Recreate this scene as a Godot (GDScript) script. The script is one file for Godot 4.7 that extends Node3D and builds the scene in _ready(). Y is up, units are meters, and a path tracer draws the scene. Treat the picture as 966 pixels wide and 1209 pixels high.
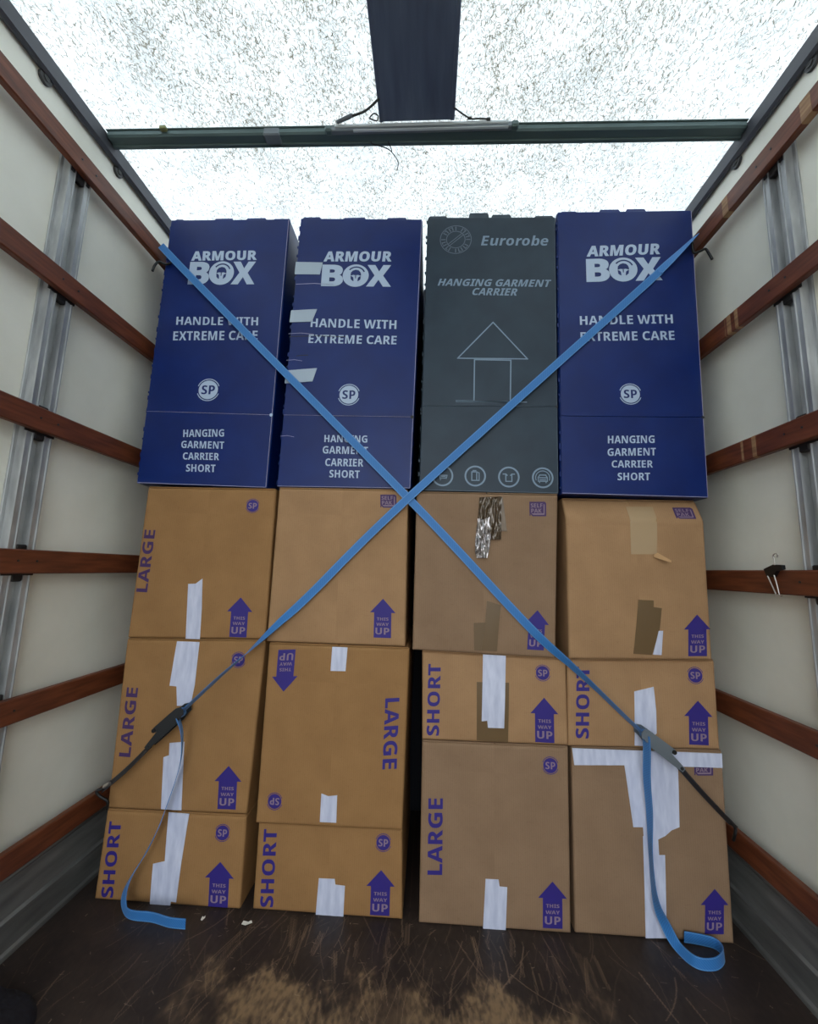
extends Node3D
# Loaded removal van seen from its tail: four columns of boxes under a translucent roof, held by two crossed ratchet straps.
# Metres, y up, z towards the open tail; x = -1 and +1 are the faces of the timber rails.

const BOXES := {
	1: {"at": Vector3(-0.7242, 1.2819, -1.345), "q": [-0.2227, 1.036, 0.2396, 1.0322, 0.2314, 0, -0.2314, 0.0086], "crease": [-0.2278, 0.2698, 0.2327, 0.2602], "tabs": [-0.2153, -0.1785, 0.0136, -0.062, 0.014, 0.0212, 0.0667, 0.1454, 0.0174, 0.1683, 0.2366, 0.0174], "text": {"ARMOUR": [-0.1247, 0.8626, 0.2516, 0.0009, -0.0008, 0.0392], "BOX": [-0.1285, 0.7652, 0.2545, -0.0014, 0.0013, 0.0928], "HANDLE WITH": [-0.1541, 0.6031, 0.307, -0.0032, -0.0013, 0.032], "EXTREME CARE": [-0.1591, 0.5413, 0.3144, 0.0024, -0.0017, 0.0353], "HANGING": [-0.0815, 0.1765, 0.1467, 0.0035, -0.0016, 0.0266], "GARMENT": [-0.0843, 0.1371, 0.1536, -0.0014, -0.0013, 0.0258], "CARRIER": [-0.0737, 0.0954, 0.1293, -0.0006, -0.0018, 0.0253], "SHORT": [-0.0582, 0.0527, 0.1047, -0.0005, -0.0016, 0.0262]}, "sp": [-0.008, 0.3519, 0.0418]},
	2: {"at": Vector3(-0.2286, 1.2859, -1.340), "q": [-0.2131, 1.0255, 0.2456, 1.0139, 0.2287, 0.0008, -0.2287, 0], "crease": [-0.2277, 0.2545, 0.2331, 0.251], "tabs": [-0.2088, -0.1379, 0.0174, -0.0547, 0.0313, 0.0212, 0.1105, 0.1861, 0.0174, 0.1986, 0.2425, 0.0136], "text": {"ARMOUR": [-0.1153, 0.8457, 0.2515, -0.0029, 0.0033, 0.0411], "BOX": [-0.1187, 0.7467, 0.2561, -0.0048, 0.0007, 0.0863], "HANDLE WITH": [-0.1473, 0.5861, 0.3095, -0.0089, 0.0001, 0.0333], "EXTREME CARE": [-0.1517, 0.5244, 0.3158, -0.0059, 0.0008, 0.0322], "HANGING": [-0.0728, 0.1588, 0.1486, -0.0003, -0.0005, 0.0251], "GARMENT": [-0.0763, 0.1185, 0.1559, -0.0012, -0.0003, 0.0261], "CARRIER": [-0.065, 0.0746, 0.1308, -0.0004, -0.0003, 0.0264], "SHORT": [-0.0489, 0.0351, 0.1037, -0.0012, -0.0003, 0.0262]}, "sp": [0.0041, 0.3307, 0.0393], "tape": [["p", [-0.2178, 0.8449, -0.1173, 0.8416, -0.1255, 0.793, -0.2192, 0.7953]], ["p", [-0.2219, 0.6503, -0.1276, 0.6548, -0.1429, 0.6059, -0.2249, 0.6038]], ["p", [-0.2243, 0.4187, -0.1141, 0.428, -0.1269, 0.3782, -0.2254, 0.3705]]]},
	3: {"at": Vector3(0.2576, 1.2793, -1.342), "q": [-0.2224, 1.0292, 0.243, 1.0226, 0.2305, 0, -0.2305, 0.0025], "crease": [-0.2318, 0.301, 0.2264, 0.2999], "tabs": [-0.2189, -0.1502, 0.0174, -0.1378, -0.0788, 0.0136, -0.0695, 0.0046, 0.0326, 0.0139, 0.0876, 0.0288, 0.1701, 0.2399, 0.0174], "text": {"Eurorobe": [-0.0262, 0.9114, 0.2372, -0.0043, 0.0088, 0.0415], "HANGING GARMENT": [-0.1807, 0.7531, 0.3946, -0.0082, 0.009, 0.0274], "CARRIER": [-0.0594, 0.7153, 0.1592, -0.0037, 0.0086, 0.0278]}},
	4: {"at": Vector3(0.7242, 1.2718, -1.330), "q": [-0.221, 1.0385, 0.2496, 1.0375, 0.2317, 0, -0.2317, 0.0053], "crease": [-0.2251, 0.2701, 0.2285, 0.2689], "tabs": [-0.2059, -0.1459, 0.0136, -0.0653, 0.0088, 0.025, 0.0266, 0.0973, 0.0212, 0.115, 0.2436, 0.0136], "text": {"ARMOUR": [-0.1232, 0.8592, 0.2534, 0.0071, 0.0055, 0.042], "BOX": [-0.1265, 0.7612, 0.2597, 0.0048, 0.0006, 0.0891], "HANDLE WITH": [-0.1539, 0.599, 0.312, 0.005, -0.0001, 0.0326], "EXTREME CARE": [-0.1535, 0.5387, 0.3132, 0.0047, -0.0001, 0.0326], "HANGING": [-0.0769, 0.1768, 0.15, 0.003, 0.001, 0.0255], "GARMENT": [-0.0795, 0.1339, 0.1543, 0.0041, 0.001, 0.0253], "CARRIER": [-0.0678, 0.095, 0.1309, 0.002, 0.001, 0.0239], "SHORT": [-0.051, 0.0529, 0.1027, 0.0017, 0.0011, 0.0248]}, "sp": [0.0034, 0.3486, 0.037]},
	5: {"at": Vector3(-0.6905, 0.7714, -1.345), "q": [-0.2209, 0.509, 0.2305, 0.509, 0.2303, 0.0116, -0.2303, 0], "text": {"LARGE": [-0.1803, 0.1486, 0.0046, 0.2085, -0.0385, 0.0008]}, "sp": [0.1544, 0.4475, 0.0246], "arrow": [0.1124, 0.0147, 0.0566, 0.0001, -0.0004, 0.1269], "tape": [["w", [-0.0405, 0.1805, -0.0152, 0.1821, 0.0063, 0.1994, 0.0128, 0.1002, 0.0151, 0.0041, -0.0324, 0.0041]]]},
	6: {"at": Vector3(-0.2284, 0.7762, -1.340), "q": [-0.2195, 0.5082, 0.2202, 0.5082, 0.2245, 0, -0.2245, 0.0002], "arrow": [0.1229, 0.0251, 0.0556, -0.0002, -0.0018, 0.1223], "logo": [0.129, 0.444, 0.0541, 0.0011, -0.0017, 0.0445]},
	7: {"at": Vector3(0.2414, 0.7595, -1.335), "q": [-0.2213, 0.5183, 0.2415, 0.5183, 0.222, 0, -0.222, 0.0091], "arrow": [0.1352, 0.0232, 0.0509, -0.0012, 0.0083, 0.1213], "logo": [0.1481, 0.4415, 0.0541, 0.0011, 0.0007, 0.0481], "tape": [["b", [-0.0305, 0.0981, 0.0111, 0.101, 0.0033, 0.0141, -0.0286, 0.0148]], ["b", [0.0106, 0.1681, 0.0548, 0.1555, 0.0482, 0.0991, 0.0419, 0.014, -0.0067, 0.0148, 0.0058, 0.1039]], ["b", [0.0525, 0.503, 0.0621, 0.5038, 0.0749, 0.3911, 0.052, 0.3906]], ["g", [-0.0136, 0.5003, 0.0574, 0.5025, 0.0546, 0.3637, 0.0225, 0.3626, 0.0165, 0.432, -0.0192, 0.4257]], ["s", [-0.0203, 0.4285, 0.0179, 0.4349, 0.022, 0.3629, 0.019, 0.342, 0.0105, 0.3027, -0.0231, 0.3019, -0.0284, 0.3205, -0.0269, 0.3648]]]},
	8: {"at": Vector3(0.7165, 0.7596, -1.330), "q": [-0.2108, 0.5107, 0.2202, 0.5107, 0.2131, 0.0133, -0.2131, 0], "arrow": [0.1421, 0.0216, 0.0559, 0.002, 0.0051, 0.1237], "logo": [0.1341, 0.4425, 0.0638, 0.0014, 0.0025, 0.0397], "tape": [["c", [-0.011, 0.482, 0.0745, 0.4837, 0.0605, 0.3274, -0.0184, 0.3254]], ["b", [-0.0028, 0.1863, 0.0426, 0.1856, 0.0415, 0.1654, 0.0666, 0.1631, 0.0578, 0.0978, 0.0336, 0.0217, -0.0208, 0.0234]], ["w", [0.0546, 0.0944, 0.0675, 0.0949, 0.0616, 0.0227, 0.0367, 0.023]]]},
	9: {"at": Vector3(-0.7005, 0.2551, -1.348), "q": [-0.2237, 0.5149, 0.2416, 0.5264, 0.222, 0.0054, -0.222, 0], "text": {"LARGE": [-0.1653, 0.1521, 0.0004, 0.2088, -0.0382, 0.0002]}, "sp": [0.1577, 0.4599, 0.0251], "arrow": [0.1302, 0.0168, 0.0574, 0.0011, -0.0037, 0.1244], "tape": [["w", [-0.0524, 0.5108, 0.0232, 0.5108, 0.0227, 0.3788, 0.0154, 0.3144, -0.0286, 0.3126, -0.037, 0.3712, -0.0606, 0.3724]], ["w", [-0.0401, 0.201, 0.0074, 0.2067, 0.0171, 0.0073, -0.0477, 0.0075, -0.0552, 0.1585, -0.038, 0.1648]]]},
	10: {"at": Vector3(-0.7034, 0.0015, -1.348), "q": [-0.2191, 0.2521, 0.2254, 0.2575, 0.2261, 0, -0.2261, 0], "text": {"SHORT": [-0.1669, 0.0085, -0.0002, 0.2114, -0.0384, -0.0023]}, "sp": [0.1556, 0.205, 0.0246], "arrow": [0.1303, 0.0031, 0.0595, -0.0002, -0.0033, 0.1227], "tape": [["w", [-0.0507, 0.1099, -0.0087, 0.1209, 0.0192, 0.1576, 0.0137, -0.0072, -0.0498, -0.0065]], ["w", [-0.0197, 0.2535, 0.0458, 0.2522, 0.0311, 0.0086, -0.0096, 0.0127]]]},
	11: {"at": Vector3(-0.2210, 0.2435, -1.338), "q": [-0.2219, 0.5315, 0.2305, 0.5313, 0.2233, 0.0043, -0.2233, 0], "text": {"LARGE": [0.1601, 0.3759, -0.0023, -0.2052, 0.0438, 0.0038]}, "sp": [-0.1684, 0.0646, 0.0249], "arrow": [-0.1334, 0.5126, -0.0558, -0.0036, -0.002, -0.1279], "tape": [["w", [-0.0156, 0.5251, 0.0337, 0.5248, 0.0311, 0.4524, -0.0168, 0.4516]], ["w", [-0.025, 0.0947, -0.0035, 0.0882, 0.0236, 0.0922, 0.0243, 0.0157, -0.0258, 0.0154]]]},
	12: {"at": Vector3(-0.2154, 0.0015, -1.352), "q": [-0.225, 0.2405, 0.217, 0.2448, 0.2243, 0, -0.2243, 0], "text": {"SHORT": [-0.1617, 0.0101, -0.0038, 0.212, -0.0403, -0.0025]}, "sp": [0.1613, 0.2024, 0.0248], "arrow": [0.129, 0.0077, 0.0571, 0.0007, 0.0001, 0.1211], "tape": [["w", [-0.0279, 0.0976, 0.0197, 0.0986, 0.0226, 0.0836, 0.0513, 0.0817, 0.0501, -0.0027, -0.0326, -0.0034]]]},
	13: {"at": Vector3(0.2776, 0.5012, -1.345), "q": [-0.2273, 0.2659, 0.2207, 0.2568, 0.2214, 0.0029, -0.2214, 0], "text": {"SHORT": [-0.1698, 0.014, 0.002, 0.2126, -0.0388, -0.0017]}, "sp": [0.1479, 0.2111, 0.0246], "arrow": [0.1221, 0.0089, 0.0575, -0.0003, -0.0002, 0.1299], "tape": [["b", [-0.0556, 0.1772, 0.044, 0.1791, 0.0405, 0.0045, -0.055, 0.0058]], ["w", [-0.0361, 0.2599, 0.0349, 0.2586, 0.0282, 0.045, -0.021, 0.0448, -0.0231, 0.0651, -0.0402, 0.0626]]]},
	14: {"at": Vector3(0.2754, 0.0015, -1.345), "q": [-0.2191, 0.4982, 0.2235, 0.5012, 0.2177, 0, -0.2177, 0], "text": {"LARGE": [-0.152, 0.1308, -0.0012, 0.207, -0.0433, -0.0025]}, "sp": [0.168, 0.4445, 0.0251], "arrow": [0.1378, 0.0105, 0.0557, 0.0009, 0.0018, 0.1212], "tape": [["w", [-0.0257, 0.129, 0.0119, 0.1295, 0.0148, 0.1112, 0.037, 0.1108, 0.0324, -0.0034, -0.0326, -0.0047]]]},
	15: {"at": Vector3(0.7210, 0.5027, -1.345), "q": [-0.2196, 0.2554, 0.2245, 0.2688, 0.222, 0.0103, -0.222, 0], "text": {"SHORT": [-0.161, 0.0248, 0.0092, 0.2091, -0.0396, -0.0018]}, "sp": [0.1639, 0.22, 0.0251], "arrow": [0.1328, 0.0214, 0.0567, -0.0002, 0.0049, 0.1259], "tape": [["w", [-0.0216, 0.1668, 0.0367, 0.1824, 0.0402, 0.1135, 0.0385, 0.0486, -0.0002, 0.0113, -0.0269, 0.0113]]]},
	16: {"at": Vector3(0.7251, 0.0015, -1.348), "q": [-0.2169, 0.4997, 0.2251, 0.51, 0.2195, 0, -0.2195, 0], "arrow": [0.1394, 0.0218, 0.0525, 0.0023, 0.0093, 0.1151], "logo": [0.1388, 0.4357, 0.0548, 0.0027, 0.0028, 0.041], "tape": [["w", [-0.0197, 0.2661, 0.0229, 0.2639, 0.0234, 0.2184, 0.0402, 0.2193, 0.0343, 0.0044, -0.0238, 0.0007]], ["w", [-0.0665, 0.4942, 0.0945, 0.4974, 0.0856, 0.2959, 0.0627, 0.2864, 0.0432, 0.2702, 0.0227, 0.2599, -0.0172, 0.2577, -0.0184, 0.2904, -0.0459, 0.2889]], ["w", [-0.215, 0.4957, 0.2224, 0.5005, 0.2215, 0.4613, 0.1405, 0.4603, -0.0633, 0.4555, -0.2098, 0.4485]]]},
}
const HOUSE := {"emblem": [-0.1175, 0.9371, 0.0578], "roof": [0.0171, 0.6097, -0.1057, 0.4745, 0.1349, 0.4723], "walls": [-0.0472, 0.4695, 0.078, 0.4672, 0.0748, 0.316, -0.0485, 0.3152], "base": [-0.1072, 0.3172, -0.0476, 0.3164, 0.076, 0.3154, 0.1294, 0.3152], "icons": [[-0.1519, 0.0539, 0.0359], [-0.043, 0.0548, 0.0356], [0.0681, 0.0532, 0.0354], [0.1791, 0.0524, 0.0351]]}
const WIRES := {"wire_a": [-0.2526, 2.415, -1.0916, -0.216, 2.415, -1.0839, -0.2013, 2.415, -1.0771, -0.1565, 2.415, -1.0628, -0.1122, 2.415, -1.032], "wire_b": [-0.148, 2.415, -1.0857, -0.1261, 2.415, -1.0923, -0.1205, 2.415, -1.0791, -0.1315, 2.415, -1.0717, -0.143, 2.415, -1.0786, -0.148, 2.415, -1.0857], "wire_c": [-0.1513, 2.4, -1.1422, -0.1468, 2.4, -1.1503, -0.1062, 2.4, -1.1635, -0.0851, 2.4, -1.1793, -0.0675, 2.4, -1.2112, -0.0726, 2.4, -1.2395], "wire_d": [-0.0958, 2.4, -1.1435, -0.089, 2.4, -1.1598, -0.0849, 2.4, -1.1765], "wire_e": [0.1137, 2.415, -1.0617, 0.1642, 2.415, -1.0925, 0.1919, 2.415, -1.0944, 0.2236, 2.415, -1.0964], "clip_tag": [-0.8257, 2.43, -1.1002, -0.8104, 2.43, -1.111]}
const LINES := {
	"long_a": [-0.9592, 2.1931, -1.326, 0.707, 0.707, 0, -0.7782, 2.0114, -1.326, 0.707, 0.707, 0, -0.0068, 1.2524, -1.326, 0.707, 0.707, 0, 0.3173, 0.9177, -1.326, 0.7043, 0.7043, 0.0872, 0.4204, 0.8156, -1.326, 0.6644, 0.6644, 0.342, 0.5058, 0.7425, -1.318, 0.4545, 0.4545, 0.766, 0.5768, 0.6783, -1.312, 0.2876, 0.2876, 0.9135, 0.6589, 0.6011, -1.31, 0.2185, 0.2185, 0.9511, 0.7171, 0.5498, -1.31, 0.171, 0.171, 0.9703],
	"long_b": [0.9684, 2.1926, -1.311, -0.2185, 0.2185, -0.9511, 0.9184, 2.1404, -1.314, -0.4545, 0.4545, -0.766, 0.8475, 2.0699, -1.322, -0.6829, 0.6829, -0.2588, 0.7572, 1.9806, -1.322, -0.707, 0.707, 0, -0.0066, 1.2517, -1.322, -0.707, 0.707, 0, -0.317, 0.9277, -1.322, -0.7043, 0.7043, -0.0872, -0.4069, 0.8402, -1.32, -0.6123, 0.6123, -0.5, -0.4811, 0.7655, -1.314, -0.2876, 0.2876, -0.9135, -0.5307, 0.7178, -1.312, 0.0247, -0.0247, -0.9994, -0.5925, 0.6599, -1.31, 0.1106, -0.1106, -0.9877, -0.6985, 0.5553, -1.31, 0.1349, -0.1349, -0.9816],
	"short_a": [0.7969, 0.4798, -1.31, 0.2418, 0.2418, 0.9397, 0.8628, 0.4063, -1.31, 0.2418, 0.2418, 0.9397, 0.9404, 0.3265, -1.31, 0.2418, 0.2418, 0.9397],
	"short_b": [-0.7749, 0.4657, -1.31, -0.4055, 0.4055, -0.8192, -0.8464, 0.3895, -1.31, -0.4055, 0.4055, -0.8192, -0.9138, 0.3287, -1.31, -0.3535, 0.3535, -0.866],
	"tail_b": [-0.6938, 0.5481, -1.295, 0.3, 0, 0.95, -0.6729, 0.507, -1.29, 0.35, 0, 0.93, -0.6793, 0.4288, -1.31, 0.42, 0, 0.9, -0.6954, 0.3595, -1.318, 0.42, 0, 0.9, -0.7136, 0.2958, -1.32, 0.42, 0, 0.9, -0.7327, 0.2313, -1.32, 0.42, 0.1, 0.9, -0.7624, 0.1564, -1.315, 0.25, 0.1, 0.95, -0.7934, 0.0989, -1.31, 0.5, 0.3, 0.8, -0.805, 0.0545, -1.302, 0.7, 0.6, 0.4, -0.7965, 0.0242, -1.296, 0.3, 0.95, 0.2, -0.7667, 0.017, -1.2846, 0, 1, 0.15, -0.7016, 0.017, -1.2813, 0, 1, 0.1, -0.6438, 0.017, -1.2691, 0, 1, 0.1, -0.5962, 0.017, -1.2675, 0, 1, 0.1],
	"tail_a": [0.7052, 0.5618, -1.295, 0.2, 0.1, 0.97, 0.7055, 0.5229, -1.295, 0.25, 0, 0.97, 0.7086, 0.4369, -1.31, 0.25, 0, 0.97, 0.7149, 0.3432, -1.318, 0.15, 0, 0.98, 0.7134, 0.2536, -1.32, -0.08, 0, 0.99, 0.7147, 0.1684, -1.318, -0.05, 0.1, 0.99, 0.72, 0.1136, -1.312, 0.2, 0.4, 0.9, 0.7441, 0.059, -1.32, 0.5, 0.7, 0.5, 0.7667, 0.018, -1.3084, 0.3, 0.95, 0.1, 0.7887, 0.017, -1.2649, 0.1, 1, 0, 0.8384, 0.016, -1.2653, 0, 1, -0.1, 0.8804, 0.016, -1.295, 0, 1, -0.1, 0.8809, 0.016, -1.3252, 0, 1, 0, 0.8471, 0.0167, -1.336, 0, 1, 0, 0.8026, 0.0196, -1.338, 0, 1, 0],
	"hook_top_left": [-0.9287, 2.161, -1.33, -0.9158, 2.1335, -1.335, -0.9375, 2.1232, -1.335, -0.9611, 2.1299, -1.33, -0.9679, 2.1078, -1.32, -0.9708, 2.0797, -1.315],
	"hook_top_right": [0.9558, 2.171, -1.316, 0.9588, 2.1318, -1.316, 0.9802, 2.1365, -1.318, 1.0008, 2.146, -1.318, 1.0087, 2.127, -1.315, 1.0147, 2.1001, -1.31],
	"hook_low_left": [-0.8946, 0.3463, -1.31, -0.9141, 0.331, -1.31, -0.9307, 0.3255, -1.305, -0.9218, 0.3092, -1.31, -0.8996, 0.2935, -1.315, -0.903, 0.2694, -1.32],
	"hook_low_right": [0.932, 0.3369, -1.31, 0.9447, 0.3223, -1.31, 0.9435, 0.307, -1.31, 0.9441, 0.2838, -1.32],
	"ratchet_a": [0.7009, 0.5654, -1.31, 0.8036, 0.4733, -1.31],
	"ratchet_b": [-0.6864, 0.5682, -1.31, -0.7821, 0.458, -1.31],
	"clip_jaw": [1.0462, -1.1828, 1.0585, -1.1504, 1.057, -1.1239, 1.046, -1.1238, 1.0416, -1.1415, 1.0258, -1.1542, 1.0255, -1.1738],
	"clip_handle_a": [1.0278, -1.1707, 1.0032, -1.1596, 0.9792, -1.1489],
	"clip_handle_b": [1.0303, -1.1496, 1.0038, -1.1433, 0.9787, -1.1383, 0.977, -1.1307],
	"clip_hook": [1.0573, -1.1451, 1.073, -1.1446, 1.081, -1.1478, 1.0875, -1.1402, 1.085, -1.1324, 1.0772, -1.1347]
}
var rng := RandomNumberGenerator.new()
var taken := {}
var mats := {}
var fonts := {}

# ---------------------------------------------------------------- naming
func numbered(called: String) -> String:
	taken[called] = taken.get(called, -1) + 1
	return called if taken[called] == 0 else "%s_%03d" % [called, taken[called]]

func tag(o: Node3D, label := "", category := "", group := "", kind := "") -> Node3D:
	if label: o.set_meta("label", label)
	if category: o.set_meta("category", category)
	if group: o.set_meta("group", group)
	if kind: o.set_meta("kind", kind)
	return o

func thing(called: String, label: String, category: String, at := Vector3.ZERO, group := "", kind := "") -> Node3D:
	var o := Node3D.new()
	o.name = numbered(called)
	add_child(o, true)
	o.position = at
	return tag(o, label, category, group, kind)

func part(called: String, mesh: Mesh, mat: Material, parent: Node3D, label := "") -> MeshInstance3D:
	var o := MeshInstance3D.new()
	o.name = called if parent != self else numbered(called)
	o.mesh = mesh
	o.material_override = mat
	o.cast_shadow = GeometryInstance3D.SHADOW_CASTING_SETTING_ON
	parent.add_child(o, true)
	if label: o.set_meta("label", label)
	return o

func structure(called: String, mesh: Mesh, mat: Material, label: String, category: String) -> MeshInstance3D:
	var o := part(called, mesh, mat, self)
	tag(o, label, category, "", "structure")
	return o

# ---------------------------------------------------------------- geometry
func begin() -> SurfaceTool:
	var st := SurfaceTool.new()
	st.begin(Mesh.PRIMITIVE_TRIANGLES)
	return st

func done(st: SurfaceTool, smooth := false) -> ArrayMesh:
	if smooth: st.index()
	st.generate_normals()
	return st.commit()

# one triangle, turned so that its front (clockwise in Godot) looks along «out»
func tri(st: SurfaceTool, a: Vector3, b: Vector3, c: Vector3, out: Vector3, sg := -1) -> void:
	st.set_smooth_group(sg)
	if (b - a).cross(c - a).dot(out) > 0.0:
		st.add_vertex(a); st.add_vertex(c); st.add_vertex(b)
	else:
		st.add_vertex(a); st.add_vertex(b); st.add_vertex(c)

func quad(st: SurfaceTool, a: Vector3, b: Vector3, c: Vector3, d: Vector3, out: Vector3, sg := -1) -> void:
	tri(st, a, b, c, out, sg)
	tri(st, a, c, d, out, sg)

# box with chamfered edges, centred, optionally turned
func rbox(st: SurfaceTool, at: Vector3, size: Vector3, r := 0.002, turn := Basis.IDENTITY) -> void:
	var h := size / 2.0
	r = minf(r, minf(h.x, minf(h.y, h.z)) * 0.9)
	var v := {}
	for sx in [-1, 1]:
		for sy in [-1, 1]:
			for sz in [-1, 1]:
				var k := Vector3(sx, sy, sz)
				v[[k, 0]] = at + turn * Vector3(sx * h.x, sy * (h.y - r), sz * (h.z - r))
				v[[k, 1]] = at + turn * Vector3(sx * (h.x - r), sy * h.y, sz * (h.z - r))
				v[[k, 2]] = at + turn * Vector3(sx * (h.x - r), sy * (h.y - r), sz * h.z)
				tri(st, v[[k, 0]], v[[k, 1]], v[[k, 2]], turn * k)
	for ax in 3:
		var b := (ax + 1) % 3
		var c := (ax + 2) % 3
		for s in [-1, 1]:
			var p := []
			for uv in [[-1, -1], [1, -1], [1, 1], [-1, 1]]:
				var k := Vector3.ZERO
				k[ax] = s; k[b] = uv[0]; k[c] = uv[1]
				p.append(v[[k, ax]])
			var n := Vector3.ZERO
			n[ax] = s
			quad(st, p[0], p[1], p[2], p[3], turn * n)
			for t in [-1, 1]:
				var k0 := Vector3.ZERO
				k0[ax] = s; k0[b] = t; k0[c] = -1
				var k1 := k0
				k1[c] = 1
				quad(st, v[[k0, ax]], v[[k1, ax]], v[[k1, b]], v[[k0, b]], turn * k0)

func box_mesh(at: Vector3, size: Vector3, r := 0.002, turn := Basis.IDENTITY) -> ArrayMesh:
	var st := begin()
	rbox(st, at, size, r, turn)
	return done(st)

# outline in the plane of x and y of «turn», given thickness along its z
func prism(st: SurfaceTool, pts: PackedVector2Array, depth: float, at := Vector3.ZERO, turn := Basis.IDENTITY) -> void:
	var idx := Geometry2D.triangulate_polygon(pts)
	for s in [-1.0, 1.0]:
		for i in range(0, idx.size(), 3):
			var p := []
			for k in 3:
				var q: Vector2 = pts[idx[i + k]]
				p.append(at + turn * Vector3(q.x, q.y, s * depth / 2))
			tri(st, p[0], p[1], p[2], turn * Vector3(0, 0, s))
	var ccw := not Geometry2D.is_polygon_clockwise(pts)
	for i in pts.size():
		var a: Vector2 = pts[i]
		var b: Vector2 = pts[(i + 1) % pts.size()]
		var n := Vector2(b.y - a.y, a.x - b.x) * (1.0 if ccw else -1.0)
		quad(st, at + turn * Vector3(a.x, a.y, -depth / 2), at + turn * Vector3(b.x, b.y, -depth / 2), at + turn * Vector3(b.x, b.y, depth / 2), at + turn * Vector3(a.x, a.y, depth / 2), turn * Vector3(n.x, n.y, 0))

func smooth_path(pts: Array, steps := 6) -> Array:
	var o := []
	for i in pts.size() - 1:
		var p0 = pts[maxi(i - 1, 0)]
		var p3 = pts[mini(i + 2, pts.size() - 1)]
		for k in steps:
			o.append(pts[i].cubic_interpolate(pts[i + 1], p0, p3, float(k) / steps))
	o.append(pts[-1])
	return o

func tube(st: SurfaceTool, pts: Array, r: float, sides := 8, smooth := true) -> void:
	var path := smooth_path(pts, 5) if smooth else pts
	var up := Vector3.UP
	var rings := []
	for i in path.size():
		var t: Vector3 = (path[mini(i + 1, path.size() - 1)] - path[maxi(i - 1, 0)]).normalized()
		if absf(t.dot(up)) > 0.95: up = Vector3.RIGHT if absf(t.x) < 0.9 else Vector3.BACK
		var a := t.cross(up).normalized()
		up = a.cross(t).normalized()
		var ring := []
		for k in sides:
			var w := TAU * k / sides
			ring.append(path[i] + (a * cos(w) + up * sin(w)) * r)
		rings.append(ring)
	for i in path.size() - 1:
		for k in sides:
			var m := (k + 1) % sides
			quad(st, rings[i][k], rings[i][m], rings[i + 1][m], rings[i + 1][k], rings[i][k] - path[i] + rings[i][m] - path[i], 0)
	for e in [0, path.size() - 1]:
		var n: Vector3 = path[e] - path[1 if e == 0 else e - 1]
		for k in range(1, sides - 1):
			tri(st, rings[e][0], rings[e][k], rings[e][k + 1], n)

func tube_mesh(pts: Array, r: float, sides := 8, smooth := true) -> ArrayMesh:
	var st := begin()
	tube(st, pts, r, sides, smooth)
	return done(st)

# woven strap along control points of six numbers: place, direction of its width
func ribbon(st: SurfaceTool, flat: Array, width := 0.0265, thick := 0.0016, steps := 8) -> void:
	var ps := []
	var ws := []
	for i in range(0, flat.size(), 6):
		ps.append(Vector3(flat[i], flat[i + 1], flat[i + 2]))
		ws.append(Vector3(flat[i + 3], flat[i + 4], flat[i + 5]))
	ps = smooth_path(ps, steps)
	ws = smooth_path(ws, steps)
	var rows := []
	var run := 0.0
	for i in ps.size():
		var t: Vector3 = (ps[mini(i + 1, ps.size() - 1)] - ps[maxi(i - 1, 0)]).normalized()
		var w: Vector3 = (ws[i] - t * ws[i].dot(t)).normalized()
		var n := t.cross(w)
		if i: run += ps[i].distance_to(ps[i - 1])
		rows.append([ps[i] - w * width / 2, ps[i] + w * width / 2, n * thick / 2, run / width])
	for i in rows.size() - 1:
		var a = rows[i]
		var b = rows[i + 1]
		for s in [1.0, -1.0]:
			st.set_smooth_group(1 if s > 0 else 2)
			var c := [[a[0] + a[2] * s, Vector2(a[3], 0)], [a[1] + a[2] * s, Vector2(a[3], 1)], [b[1] + b[2] * s, Vector2(b[3], 1)], [b[0] + b[2] * s, Vector2(b[3], 0)]]
			var order := [0, 1, 2, 0, 2, 3]
			if (c[1][0] - c[0][0]).cross(c[2][0] - c[0][0]).dot(a[2] * s) > 0: order = [0, 2, 1, 0, 3, 2]
			for k in order:
				st.set_uv(c[k][1])
				st.add_vertex(c[k][0])
		for e in 2:
			st.set_uv(Vector2(a[3], 0.02))
			quad(st, a[e] + a[2], b[e] + b[2], b[e] - b[2], a[e] - a[2], a[e] - a[1 - e])

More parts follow.
